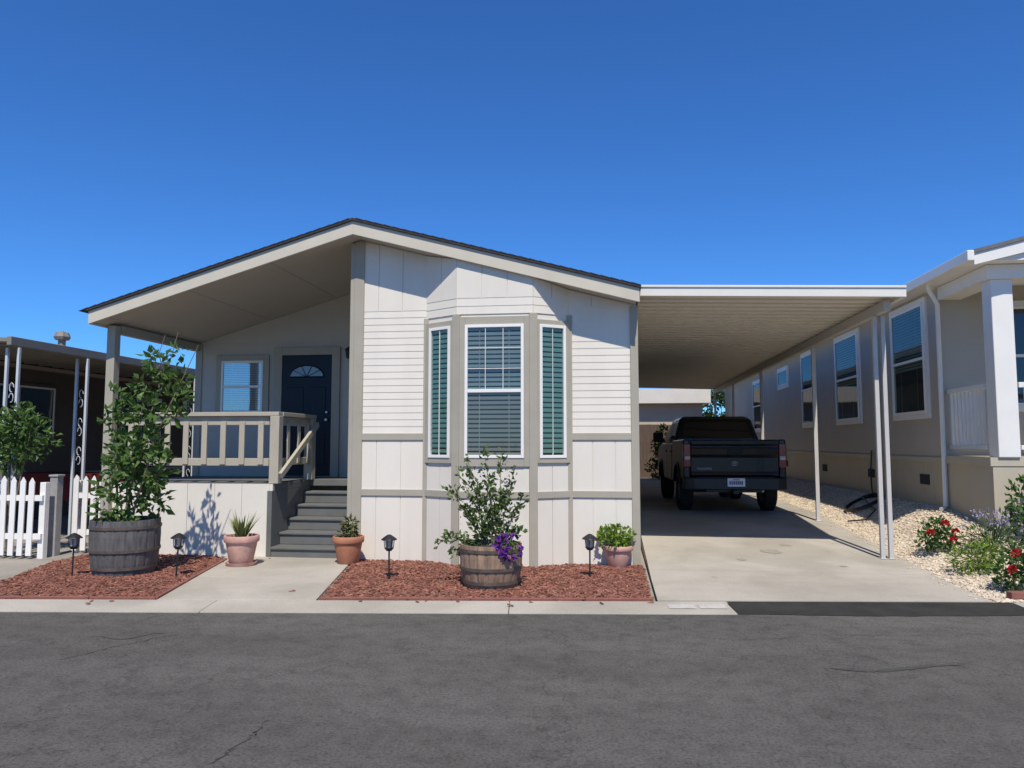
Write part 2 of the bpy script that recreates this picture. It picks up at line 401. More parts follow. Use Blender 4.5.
# ------------------------------------------------------------------ bark beds
def inpoly(p, poly):
    c = False; n = len(poly)
    for i in range(n):
        a, d = poly[i], poly[(i+1) % n]
        if (a.y > p.y) != (d.y > p.y) and p.x < (d.x-a.x)*(p.y-a.y)/(d.y-a.y)+a.x: c = not c
    return c
bedL = [S(uof(gp(-40,600)), .5), S(uof(gp(160,600)), .5), gp(226,562), gp(205,556), gp(90,556), gp(56,563)]
bedR = [S(uof(gp(322,600)), .5), Vector((.40, streetY(.40,.5), 0)), Vector((.40, 10.16, 0)), Vector((-3.45, 10.16, 0)), gp(352,566)]
for poly, nm in ((bedL, 5200), (bedR, 8500)):
    for p in poly: p.z = .026
    b = MB(); b.face([p.copy() for p in poly])
    n = len(b.v)
    for p in poly: b.v.append(Vector((p.x, p.y, -.02)))
    k = len(poly)
    for i in range(k): b.f.append((i, (i+1) % k, n+(i+1) % k, n+i))
    struct(b.build('bark_bed', 'barksoil'))
    b = MB(); xs = [p.x for p in poly]; ys = [p.y for p in poly]; cnt = 0
    while cnt < nm:
        stray = R.random() < .008
        e = .10 if stray else 0
        p = Vector((R.uniform(min(xs)-e, max(xs)), R.uniform(min(ys)-e, max(ys)), .029 + R.random()*.012))
        ins = inpoly(p, poly)
        if not stray and not ins: continue
        cnt += 1
        if stray and not ins: p.z = .040
        rot = Euler((R.uniform(-.3,.3), R.uniform(-.3,.3), R.uniform(0,6.3))).to_matrix()
        l, w, h = R.uniform(.012,.034), R.uniform(.006,.015), R.uniform(.003,.006)
        t = R.uniform(.4, .9)
        b.hexa([p + rot @ Vector(q) for q in ((-l,-w*t,-h),(l,-w,-h),(l,w*t,-h),(-l,w,-h),(-l,-w*t,h),(l,-w,h),(l,w*t,h),(-l,w,h))])
    struct(b.build('bark_mulch', 'bark'), 'stuff')
def edging(pts, lab):
    b = MB()
    for a, d in zip(pts, pts[1:]):
        a = Vector(a); d = Vector(d); L = (d-a).length; n = max(1, int(L/.6))
        for i in range(n):
            p = a.lerp(d, (i+.005)/n); q = a.lerp(d, (i+.995)/n); p.z = q.z = .022 + R.uniform(-.002,.002)
            b.bar(p, q, .035, .06)
    tag(b.build('bed_edging', 'brick', loc=(pts[0].x, pts[0].y, 0), bevel=.006), lab, 'edging')
edging([bedR[0], bedR[1]], 'low red edging along the street side of the wide bark bed below the bay window')
edging([bedL[0], bedL[1], bedL[2]], 'low red edging around the left bark bed with the grey barrel')
wl = S(uof(gp(163,600)), .46); wr = S(uof(gp(320,600)), .46)
b = MB()
A0, A1, B0, B1 = wl, wr, gp(228,561), gp(350,565)
mid0, mid1 = A0.lerp(B0, .48), A1.lerp(B1, .48)
for q in ([A0, A1, mid1, mid0], [mid0.lerp(B0,.02), mid1.lerp(B1,.02), B1, B0], [B0+Vector((0,.012,0)), B1+Vector((0,.012,0)), Vector((-3.6,10.3,0)), Vector((-5.6,10.3,0))]):
    b.hexa([Vector((p.x,p.y,-.03)) for p in q] + [Vector((p.x,p.y,.034)) for p in q])
struct(b.build('walkway', 'concrete', bevel=.006))
def crack(pts, w):
    b = MB(); P = []
    for i in range(len(pts)-1):
        a = gp(*pts[i]); d = gp(*pts[i+1]); n = 14
        for k in range(n):
            q = a.lerp(d, k/n); P.append(q + Vector((R.uniform(-.02,.02), R.uniform(-.04,.04), .004)))
    pw = w*.2
    for i in range(len(P)-1):
        d = (P[i+1]-P[i]); s = Vector((-d.y, d.x, 0)).normalized(); w0 = w*R.uniform(.2,1.3)
        b.face([P[i]-s*pw, P[i+1]-s*w0, P[i+1]+s*w0, P[i]+s*pw]); pw = w0
    struct(b.build('road_crack', 'crack'))
crack([(60,660),(120,646),(180,634)], .005)
crack([(205,768),(250,738),(268,720)], .004)
crack([(720,640),(860,636),(1010,634)], .003)
def smear(px0, px1, py, hw):
    b = MB(); n = 40; top = []; bot = []
    for i in range(n+1):
        t = i/n; q = gp(px0+(px1-px0)*t, py + 3*math.sin(t*5), .004); w = hw*math.sin(math.pi*min(1, max(.02, t)))**.6*R.uniform(.3,1.3)
        top.append(q+Vector((0,w,0))); bot.append(q-Vector((0,w*.6,0)))
    for i in range(n): b.face([bot[i], bot[i+1], top[i+1], top[i]])
    struct(b.build('tar_smear', 'crack'))
smear(830, 962, 668, .045)
smear(100, 165, 636, .02)

# ------------------------------------------------------------------ window helper
def window(par, O, U, N, w, h, cols=0, rows=0, trimw=.09, trim='trim', split=True, blind='blind', pane='glass', off=.02, name='window', cover=.999, grids=(True, True), upper=None, mun=.011, pitch=.05):
    O = Vector(O) + N*off; U = U.normalized()
    f = MB(); s = .04
    f.obox(O,U,N,0,s,0,.045,0,h); f.obox(O,U,N,w-s,w,0,.045,0,h); f.obox(O,U,N,s,w-s,0,.045,0,s); f.obox(O,U,N,s,w-s,0,.045,h-s,h)
    if split: f.obox(O,U,N,s,w-s,0,.04,h*.5-.022,h*.5+.022)
    secs = [(s, h*.5-.022), (h*.5+.022, h-s)] if split else [(s, h-s)]
    for si, (a, c) in enumerate(secs):
        if not grids[si]: continue
        for i in range(1, cols):
            uu = s + (w-2*s)*i/cols; f.obox(O,U,N,uu-mun/2,uu+mun/2,.018,.036,a,c)
        for j in range(1, rows):
            zz = a + (c-a)*j/rows; f.obox(O,U,N,s,w-s,.0195,.0345,zz-mun/2,zz+mun/2)
    fo = f.build(name, 'white', par, bevel=.004)
    p = MB(); p.face([O+U*s+N*.028+Z3*s, O+U*(w-s)+N*.028+Z3*s, O+U*(w-s)+N*.028+Z3*(h-s), O+U*s+N*.028+Z3*(h-s)])
    p.build('pane', pane, fo)
    if blind:
        q = MB(); q2 = MB(); zz = h - s
        while zz > s + (1-cover)*h + .03:
            n = O + Z3*zz
            t = q2 if (upper and zz > h*.5) else q
            t.face([n+U*s+N*.016, n+U*(w-s)+N*.016, n+U*(w-s)+N*.004-Z3*pitch*.68, n+U*s+N*.004-Z3*pitch*.68]); zz -= pitch
        for uu in ([w*.5] if w < .6 else [w*.25, w*.75]):
            q.obox(O,U,N,uu-.004,uu+.004,.017,.019,s,h-s)
        q.build('blind', blind, fo)
        if upper: q2.build('upper_blind', upper, fo)
    k = MB(); k.face([O+U*.01+N*.001, O+U*(w-.01)+N*.001, O+U*(w-.01)+N*.001+Z3*h, O+U*.01+N*.001+Z3*h]); k.build('room_shade_sheet', 'room', fo)  # flat dark sheet painted as the unlit room behind the pane
    if trimw:
        t = MB(); T = trimw
        t.obox(O,U,N,-T,0,-.02,.03,-T,h+T); t.obox(O,U,N,w,w+T,-.02,.03,-T,h+T); t.obox(O,U,N,0,w,-.02,.028,h,h+T); t.obox(O,U,N,0,w,-.02,.034,-T,0)
        t.build('trim', trim, fo, bevel=.005)
    return fo

# ------------------------------------------------------------------ main house
XL, XR, XE = -7.46, -3.52, .39
YF, YB, Y0, YP = 9.82, 27.0, 10.2, 12.5
def rt(X): return 4.75 - (.268 if X > XR else .298)*abs(X - XR)
def ru(X): return rt(X) - .205
HX = Vector((1,0,0)); HN = Vector((0,-1,0))
house = thing('manufactured_house', 'white manufactured house with bay window, gabled roof and covered front porch', 'house', (-3.5, 14, 0), world=True)
PZ = 1.06
fnY = lambda p, y: (p[0], y, p[1])
b = MB()
b.prism([(-3.6,-.02),(.34,-.02),(.34,ru(.34)-.004),(XR,ru(XR)-.004),(-3.6,ru(-3.6)-.004)], fnY, Y0, YB)
b.build('wall', 'wall', house)
b = MB()
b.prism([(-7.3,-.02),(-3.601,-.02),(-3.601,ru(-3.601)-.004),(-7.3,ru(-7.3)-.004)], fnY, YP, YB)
b.build('porch_wall', 'porchwall_shade', house)
A, B, Cc, D = Vector((-2.55,Y0,0)), Vector((-2.06,9.90,0)), Vector((-1.02,9.90,0)), Vector((-.55,Y0,0))
b = MB()
pl = [A, B, Cc, D]
b.v += [Vector((p.x, p.y, -.02)) for p in pl] + [Vector((p.x, p.y, ru(p.x)-.006)) for p in pl]
for i in range(3): b.f.append((i, i+1, i+5, i+4))
b.f.append((0,3,2,1)); b.f.append((4,5,6,7))
b.build('bay', 'wall', house)
def vgroove(mb, P, U, N, w, z0, zt, pitch=.305, th=.012):
    n = max(1, round(w/pitch)); g = .0035
    for i in range(n):
        u0 = w*i/n + (g if i else 0); u1 = w*(i+1)/n - (g if i < n-1 else 0)
        a = P+U*u0; d = P+U*u1
        za = zt(a.x) if callable(zt) else zt; zd = zt(d.x) if callable(zt) else zt
        if za - z0 < .02 and zd - z0 < .02: continue
        mb.hexa([a+N*th+Z3*z0, d+N*th+Z3*z0, d+Z3*z0, a+Z3*z0, a+N*th+Z3*max(za, z0+.005), d+N*th+Z3*max(zd, z0+.005), d+Z3*max(zd, z0+.005), a+Z3*max(za, z0+.005)])
def lap(mb, P, U, N, w, z0, z1, pitch=.098):
    n = max(1, round((z1-z0)/pitch)); h = (z1-z0)/n
    for i in range(n):
        za = z0+h*i; zc = za+h+.003 if i < n-1 else z1
        a = P; d = P+U*w
        mb.hexa([a+N*.0125+Z3*za, d+N*.0125+Z3*za, d+Z3*za, a+Z3*za, a+N*.0075+Z3*zc, d+N*.0075+Z3*zc, d+Z3*zc, a+Z3*zc])
zl0, zl1, zm0, zm1, zt0 = .91, 1.0, 1.68, 1.775, 3.50
vg, gb, lp, skirt, belt = MB(), MB(), MB(), MB(), MB()
secs = [(Vector((-3.6,Y0,0)), A, False), (A, B, True), (B, Cc, True), (Cc, D, True), (D, Vector((.36,Y0,0)), False)]
for P, Q, bay in secs:
    U = (Q-P).normalized(); w = (Q-P).length; N = Vector((U.y, -U.x, 0))
    vgroove(skirt, P, U, N, w, .0, zl0)
    belt.obox(P, U, N, 0, w, 0, .030, zl0, zl1)
    if not bay:
        vgroove(vg, P, U, N, w, zl1, zm0)
        ub = MB(); ub.obox(P, U, N, 0, w, 0, .030, zm0, zm1); ub.build('upper_belt_trim', 'trim', house, bevel=.004)
        lap(lp, P, U, N, w, zm1, zt0)
        vgroove(gb, P, U, N, w, zt0, lambda x: ru(x)-.012)
    else:
        vgroove(vg, P, U, N, w, zl1, 1.33)
        lap(lp, P, U, N, w, 3.38, 3.60)
        vgroove(gb, P, U, N, w, 3.60, lambda x: ru(x)-.012)
vg.build('vertical_siding', 'wall', house); lp.build('lap_siding', 'wall', house); skirt.build('skirting', 'wall', house)
gb.build('gable_siding', 'wall', house); belt.build('belt_trim', 'trim', house, bevel=.004)
for i, wn in ((1, .40), (2, .80), (3, .40)):
    P, Q, bay = secs[i]
    U = (Q-P).normalized(); w = (Q-P).length; N = Vector((U.y, -U.x, 0)); t = (w-wn)/2
    z0, z1 = 1.44, 3.23
    if i == 2:
        window(house, P+U*t+Z3*z0, U, N, wn, z1-z0, 3, 3, trimw=.112, off=.004, split=True, blind='blind', upper='blindblue', grids=(False, True), mun=.009, pitch=.062)
    else:
        window(house, P+U*t+Z3*z0, U, N, wn, z1-z0, 2, 0, trimw=t-.012, off=.004, split=False, blind='blindteal', mun=.007, pitch=.068)
b = MB()
b.box(-3.66,-3.60,Y0-.035,Y0+.12,0,ru(-3.66)-.01); b.box(-3.60,-3.46,Y0-.035,Y0-.001,0,ru(-3.46)-.016)
b.build('corner_board', 'trim', house, bevel=.004)
b = MB(); b.box(.27,.375,Y0-.035,Y0-.001,0,ru(.375)-.012); b.box(.345,.375,Y0,Y0+.12,0,ru(.375)-.012)
b.build('corner_board', 'trim', house, bevel=.004)
for p, n in ((B, Vector((-.27,-.96,0))), (Cc, Vector((.27,-.96,0)))):
    b = MB(); nn = n.normalized(); uu = Vector((-nn.y, nn.x, 0))
    b.obox(p, uu, nn, -.055, .055, -.02, .034, 0, 3.38)
    b.build('corner_board', 'trim', house, bevel=.006)
for p in (A, D):
    b = MB(); b.box(p.x-.035, p.x+.035, Y0-.032, Y0-.001, 0, 3.38); b.build('corner_board', 'trim', house, bevel=.004)
def slab(mb, xa, xb, t0, t1, ya, yb):
    mb.prism([(xa, rt(xa)-t0), (xb, rt(xb)-t0), (xb, rt(xb)-t1), (xa, rt(xa)-t1)], fnY, ya, yb)
b = MB(); slab(b, XR, XE+.02, 0, .035, YF-.03, YB+.3); slab(b, XR, XL-.02, 0, .035, YF-.03, YB+.3)
for s, xe in ((1, XE), (-1, XL)):
    x = XR + s*.05
    while (x < xe) if s > 0 else (x > xe):
        x2 = x + s*.13
        b.prism([(x, rt(x)+.012), (x2, rt(x2)+.004), (x2, rt(x2)-.004), (x, rt(x)-.002)], fnY, YF-.035, YF+.5); x = x2 + s*.004
roof = b.build('roof', 'shingle', house)
b = MB(); slab(b, XR, XE-.04, .037, .205, YF+.04, YB+.3); slab(b, XR, XL+.04, .037, .205, YF+.04, YB+.3)
b.build('soffit', 'ceiling', roof)
b = MB(); slab(b, XR, XE, .037, .225, YF, YF+.038); slab(b, XR, XL, .037, .225, YF, YF+.038)
b.prism([(XL, rt(XL)-.037), (XL+.038, rt(XL)-.03), (XL+.038, rt(XL)-.225), (XL, rt(XL)-.225)], fnY, YF+.04, YB+.3)
b.build('fascia', 'fascia', roof, bevel=.004)
b = MB()
x = -7.2
while x < -3.7:
    b.prism([(x, ru(x)-.008), (x+.02, ru(x+.02)-.008), (x+.02, ru(x+.02)+.004), (x, ru(x)+.004)], fnY, YF+.05, YP-.02); x += 1.22
b.build('ceiling_batten', 'ceiling', roof)
b = MB(); P = Vector((-7.3,YP,0))
lap(b, P, HX, HN, 3.69, PZ, 3.40, .12)
b.build('lap_siding', 'porchwall_shade', house)
b = MB(); b.box(-7.34,-7.22,YP-.03,YP-.001,PZ,3.39); b.build('corner_board', 'trim', house)
window(house, (-6.83,YP,2.17), HX, HN, .78, .92, 0, 0, trimw=.10, off=.024, blind='blindwhite', pane='mirrorglass', pitch=.032)
dx0, dx1, dz1 = -5.70, -4.80, 3.17
b = MB(); b.box(dx0,dx1,YP-.05,YP-.022,PZ+.02,dz1)
for (xa, xc, za, zc) in ((.1,.4,.2,.75),(.5,.8,.2,.75),(.1,.4,.9,1.55),(.5,.8,.9,1.55)):
    b.box(dx0+xa,dx0+xc,YP-.062,YP-.049,PZ+za,PZ+zc)
door = b.build('door', 'door', house, bevel=.006)
b = MB()
cx, cz = (dx0+dx1)/2, PZ+1.73
arch = [(cx+.31*math.cos(t*math.pi/12), YP-.056, cz+.20*math.sin(t*math.pi/12)) for t in range(13)]
b.face(arch); b.build('fanlight', mat('fanlight glass', (.24,.30,.34), .15, .15, 9), door)
b = MB(); b.tube([(p[0], p[1]-.004, p[2]) for p in arch+arch[:1]], .011, 6)
for t in (.2,.4,.6,.8): b.bar((cx,YP-.06,cz),(cx+.31*math.cos(t*math.pi),YP-.06,cz+.20*math.sin(t*math.pi)),.010,.012, Vector((0,1,0)))
b.build('fanlight_bars', 'door', door)
b = MB(); b.lathe((dx1-.07, YP-.085, PZ+.98), [(0,-.03),(.025,-.025),(.033,0),(.025,.025),(0,.03)], 14); b.build('handle', 'chrome', door, smooth=True)
b = MB(); b.lathe((dx1-.07, YP-.066, PZ+1.11), [(0,-.02),(.025,-.018),(.028,0),(.025,.018),(0,.02)], 14); b.build('deadbolt', 'chrome', door, smooth=True)
b = MB(); b.box(dx0-.15,dx0-.005,YP-.06,YP-.02,PZ,dz1+.14); b.box(dx1+.005,dx1+.15,YP-.06,YP-.02,PZ,dz1+.14); b.box(dx0-.005,dx1+.005,YP-.058,YP-.02,dz1+.005,dz1+.14)
b.build('door_frame', 'trim', house, bevel=.005)
lx, lz = -4.45, 3.2
b = MB(); b.box(lx-.05,lx+.05,YP-.05,YP-.02,lz-.09,lz+.09); b.tube([(lx,YP-.05,lz+.03),(lx,YP-.12,lz+.09),(lx,YP-.16,lz+.06)],.012,6)
b.lathe((lx,YP-.16,lz-.1),[(.0,-.02),(.05,0),(.07,.13),(.085,.14),(.02,.19),(0,.2)],8)
b.build('porch_lantern', 'black', house)
b = MB(); b.box(-7.34,-4.79,Y0+.095,YP,PZ-.10,PZ); b.box(-4.789,-3.6,11.6,YP,PZ-.10,PZ); b.build('porch_floor', 'greypaint', house, bevel=.004)
b = MB(); vgroove(b, Vector((-7.34,Y0+.06,0)), HX, HN, 2.5, 0, PZ-.004, .4); b.box(-7.34,-4.80,Y0+.06,Y0+.09,0,PZ-.006)
b.build('porch_skirt', 'wall', house)
b = MB(); b.box(-4.86,-4.79,Y0+.02,11.6,0,PZ-.10); b.build('stair_side_wall', 'greypaint', house)
rise = PZ/6
for i in range(5):
    y0 = 10.22 + .28*i; z = rise*(i+1)
    b = MB(); b.box(-4.785,-3.665,y0,11.6,z-rise+(.001 if i else -.02),z-.036)
    b.box(-4.785,-3.665,y0-.025,y0+.28+.0,z-.035,z)
    b.build('step', 'greypaint', house, bevel=.006)
x, y = -7.33, Y0+.02
b = MB(); b.box(x-.065,x+.065,y-.065,y+.065,0,ru(x)-.03); b.build('porch_post', 'trim', house, bevel=.006)
b = MB(); b.box(-7.40,-7.26,Y0+.10,YP,ru(-7.3)-.14,ru(-7.3)-.02); b.build('porch_beam', 'trim', house)
ry = Y0+.14; rail = MB()
rail.box(-7.26,-4.74,ry-.07,ry+.07,2.03,2.09); rail.box(-7.26,-4.9,ry-.02,ry+.02,1.90,2.028); rail.box(-7.26,-4.9,ry-.02,ry+.02,1.31,1.42)
rail.box(-4.87,-4.73,ry+.072,11.66,2.03,2.09); rail.box(-4.82,-4.78,ry+.07,11.6,1.90,2.028); rail.box(-4.82,-4.78,ry+.07,11.6,1.31,1.42)
ro = rail.build('railing', 'rail', house, bevel=.006)
x = -7.05
while x < -4.95:
    b = MB(); b.box(x-.042,x+.042,ry-.045,ry-.021,1.33,1.95); b.build('baluster', 'rail', ro, bevel=.004); x += .29
y = ry+.33
while y < 11.5:
    b = MB(); b.box(-4.778,-4.754,y-.04,y+.04,1.33,1.95); b.build('baluster', 'rail', ro, bevel=.004); y += .38
for (x, y) in ((-4.80, ry), (-4.80, 11.57)):
    b = MB(); b.box(x-.07,x+.07,y-.069,y+.069,PZ,2.029); b.build('newel_post', 'rail', ro, bevel=.006)
b = MB(); b.bar((-4.705,11.64,1.94),(-4.705,10.30,1.17),.05,.09); b.build('handrail', 'rail', ro, bevel=.006)

# ------------------------------------------------------------------ carport
car = thing('carport', 'flat white metal carport covering the driveway beside the white house', 'carport', (2.0, 10, 0), world=True)
cz = lambda X: 3.60 - .03*(X-.4)
CY0, CY1, CXa, CXb = 9.98, 27.0, .40, 3.68
b = MB()
y = CY0+.05
while y < CY1:
    for (ya, yb, dz) in ((y, y+.03, -.025), (y+.03, y+.30, 0)):
        b.hexa([(CXa,ya,cz(CXa)+dz+.03),(CXb,ya,cz(CXb)+dz+.03),(CXb,yb,cz(CXb)+dz+.03),(CXa,yb,cz(CXa)+dz+.03),(CXa,ya,cz(CXa)+.075),(CXb,ya,cz(CXb)+.075),(CXb,yb,cz(CXb)+.075),(CXa,yb,cz(CXa)+.075)])
    y += .30
b.build('roof_panel', 'pan', car)
b = MB()
b.hexa([(CXa,CY0,cz(CXa)-.01),(CXb+.06,CY0,cz(CXb)-.01),(CXb+.06,CY0+.04,cz(CXb)-.01),(CXa,CY0+.04,cz(CXa)-.01),(CXa,CY0,cz(CXa)+.13),(CXb+.06,CY0,cz(CXb)+.13),(CXb+.06,CY0+.04,cz(CXb)+.13),(CXa,CY0+.04,cz(CXa)+.13)])
b.hexa([(CXa,CY0-.015,cz(CXa)+.105),(CXb+.06,CY0-.015,cz(CXb)+.105),(CXb+.06,CY0,cz(CXb)+.105),(CXa,CY0,cz(CXa)+.105),(CXa,CY0-.015,cz(CXa)+.135),(CXb+.06,CY0-.015,cz(CXb)+.135),(CXb+.06,CY0,cz(CXb)+.135),(CXa,CY0,cz(CXa)+.135)])
b.box(CXb+.001,CXb+.06,CY0+.041,CY1,cz(CXb)-.02,cz(CXb)+.11)
b.build('fascia', 'alu', car, bevel=.004)
b = MB(); b.box(3.55,3.63,CY0+.25,CY1-.1,cz(3.6)-.14,cz(3.6)-.008); b.build('beam', 'post', car)
for i, y in enumerate((10.65, 13.9, 18.6, 22.8, 26.7)):
    zz = gz(3.6, y); t = cz(3.6)-.142
    if i == 0:
        for xa in (3.53, 3.635):
            b = MB(); b.box(xa,xa+.055,y-.03,y+.03,zz,t); b.box(xa-.012,xa+.067,y-.055,y+.055,zz,zz+.012)
            b.build('post', 'post', car, bevel=.006)
    else:
        b = MB(); b.box(3.56,3.625,y-.03,y+.03,zz,t); b.box(3.54,3.645,y-.06,y+.06,zz,zz+.01)
        b.build('post', 'post', car, bevel=.006)

# ------------------------------------------------------------------ right neighbour
nh = thing('neighbour_house', 'tan house on the right with white trimmed windows and white porch columns', 'house', (9, 20, .6), world=True)
NX, NY0, NP, NYB = 5.0, 10.75, 12.15, 34
NE, NZ = 4.74, 4.17
def nrt(X): return NZ + .25*(min(X, 18-X) - NE)
b = MB(); b.box(NX+.003,13,NP,NYB,1.36,4.12); b.box(NX+.03,13,NP-.004,NYB,.3,1.359)
b.build('wall', 'ntan', nh)
b = MB()
y = NP
while y < NYB-.1:
    b.box(NX,NX+.02,y,min(NYB,y+.40)-.006,.35,1.33); y += .40
b.box(NX+.001,NX+.06,NY0,NP-.002,.2,1.33); b.box(NX,13,NY0-.04,NY0-.001,.0,1.33)
b.build('skirting', 'nskirt', nh)
b = MB(); b.box(NX-.02,NX+.02,NY0,NYB,1.331,1.42); b.build('belt_trim', 'nskirt', nh)
UY = Vector((0,-1,0)); NL = Vector((-1,0,0))
for (ya, yb, za, zb_) in ((12.65,14.0,2.12,3.88),(15.9,17.4,2.12,3.88),(19.2,20.4,2.12,3.88),(22.0,23.2,3.3,3.75),(25.6,27.2,2.1,3.7)):
    window(nh, (NX, yb, za), UY, NL, yb-ya, zb_-za, 0, 0, trimw=.09, trim='nwhite', off=.005, blind='blind' if yb < 18 else None, cover=.62, pane='tealglass', split=(zb_-za > 1))
for y in (12.9, 15.4, 18.6, 22.5, 26):
    b = MB(); b.box(NX-.012,NX-.001,y-.18,y+.18,.98,1.14); b.build('skirt_vent', 'room', nh)
b = MB(); b.tube([(NE+.06,11.95,4.08),(NE+.07,11.97,3.95),(NX-.05,12.05,3.75),(NX-.05,12.06,.7),(NX-.16,11.95,.66)], .035, 8); b.build('downspout', 'nwhite', nh, smooth=True)
b = MB(); b.prism([(NE,nrt(NE)),(9,nrt(9)),(13.26,nrt(13.26)),(13.26,nrt(13.26)-.05),(9,nrt(9)-.05),(NE,nrt(NE)-.05)], fnY, 10.35, NYB+.4)
nr = b.build('roof', mat('grey shingle', (.14,.135,.13), .9, .2, 10), nh)
b = MB(); b.box(NE-.09,NE-.001,10.35,NYB+.4,NZ-.15,NZ-.01); b.build('gutter', 'nwhite', nr, bevel=.01)
b = MB(); b.prism([(NE,nrt(NE)-.052),(9,nrt(9)-.052),(9,nrt(9)-.26),(NE,nrt(NE)-.20)], fnY, 10.37, 10.41); b.prism([(9,nrt(9)-.052),(13.2,nrt(13.2)-.052),(13.2,nrt(13.2)-.2),(9,nrt(9)-.26)], fnY, 10.37, 10.41)
b.build('fascia', 'nwhite', nr)
b = MB(); b.box(NE,13,10.415,NYB,NZ-.145,NZ-.056); b.build('soffit', 'nwhite', nr)
b = MB(); b.box(NX-.03,13,NY0-.05,NP-.005,1.335,1.45); b.build('porch_floor', 'nskirt', nh)
b = MB(); b.box(NX,8.9,10.62,11.02,3.83,4.02); b.box(NX,NX+.34,11.021,NP,3.83,4.02); b.build('porch_beam', 'nwhite', nh, bevel=.005)
for x in (NX+.20, 8.4):
    b = MB(); b.box(x-.135,x+.135,NY0-.08,NY0+.18,1.45,3.83)
    b.build('porch_column', 'nwhite', nh, bevel=.01)
b = MB(); b.box(NX+.06,NX+.13,11.0,NP-.01,2.38,2.45); b.box(NX+.07,NX+.12,11.0,NP-.01,1.55,1.61)
b.box(NX+.4,8.2,NY0+.02,NY0+.09,2.38,2.45); b.box(NX+.4,8.2,NY0+.03,NY0+.08,1.55,1.61)
nrl = b.build('porch_railing', 'nwhite', nh, bevel=.005)
y = 11.1
while y < NP-.05:
    b = MB(); b.box(NX+.075,NX+.115,y-.02,y+.02,1.61,2.38); b.build('baluster', 'nwhite', nrl); y += .12
x = NX+.5
while x < 8.2:
    b = MB(); b.box(x-.02,x+.02,NY0+.035,NY0+.075,1.61,2.38); b.build('baluster', 'nwhite', nrl); x += .12
window(nh, (5.9,NP,2.2), HX, HN, 1.1, 1.5, 0, 0, trimw=.09, trim='nwhite', off=.005, pane='darkglass', blind=None)
b = MB()
pts = [Vector((4.95,15.2,1.5)), Vector((4.9,15.15,1.1)), Vector((4.86,15.0,.80)), Vector((4.78,14.7,.69))]
for k in range(60):
    t = k/59*3.2*2*math.pi; r = .30+.03*math.sin(k*.7)
    pts.append(Vector((4.52+r*math.cos(t), 14.4+r*1.4*math.sin(t), gz(4.52+r*math.cos(t), 14.4)+.03+.018*(k//19))))
pts += [Vector((4.45,13.6,gz(4.45,13.6)+.03)), Vector((4.2,13.3,gz(4.2,13.3)+.03)), Vector((4.0,13.6,gz(4.0,13.6)+.03))]
b.tube(pts, .014, 6); tag(b.build('garden_hose', 'black', loc=(4.5,14.4,.5), smooth=True), 'black hose coiled on the gravel against the tan house', 'hose')

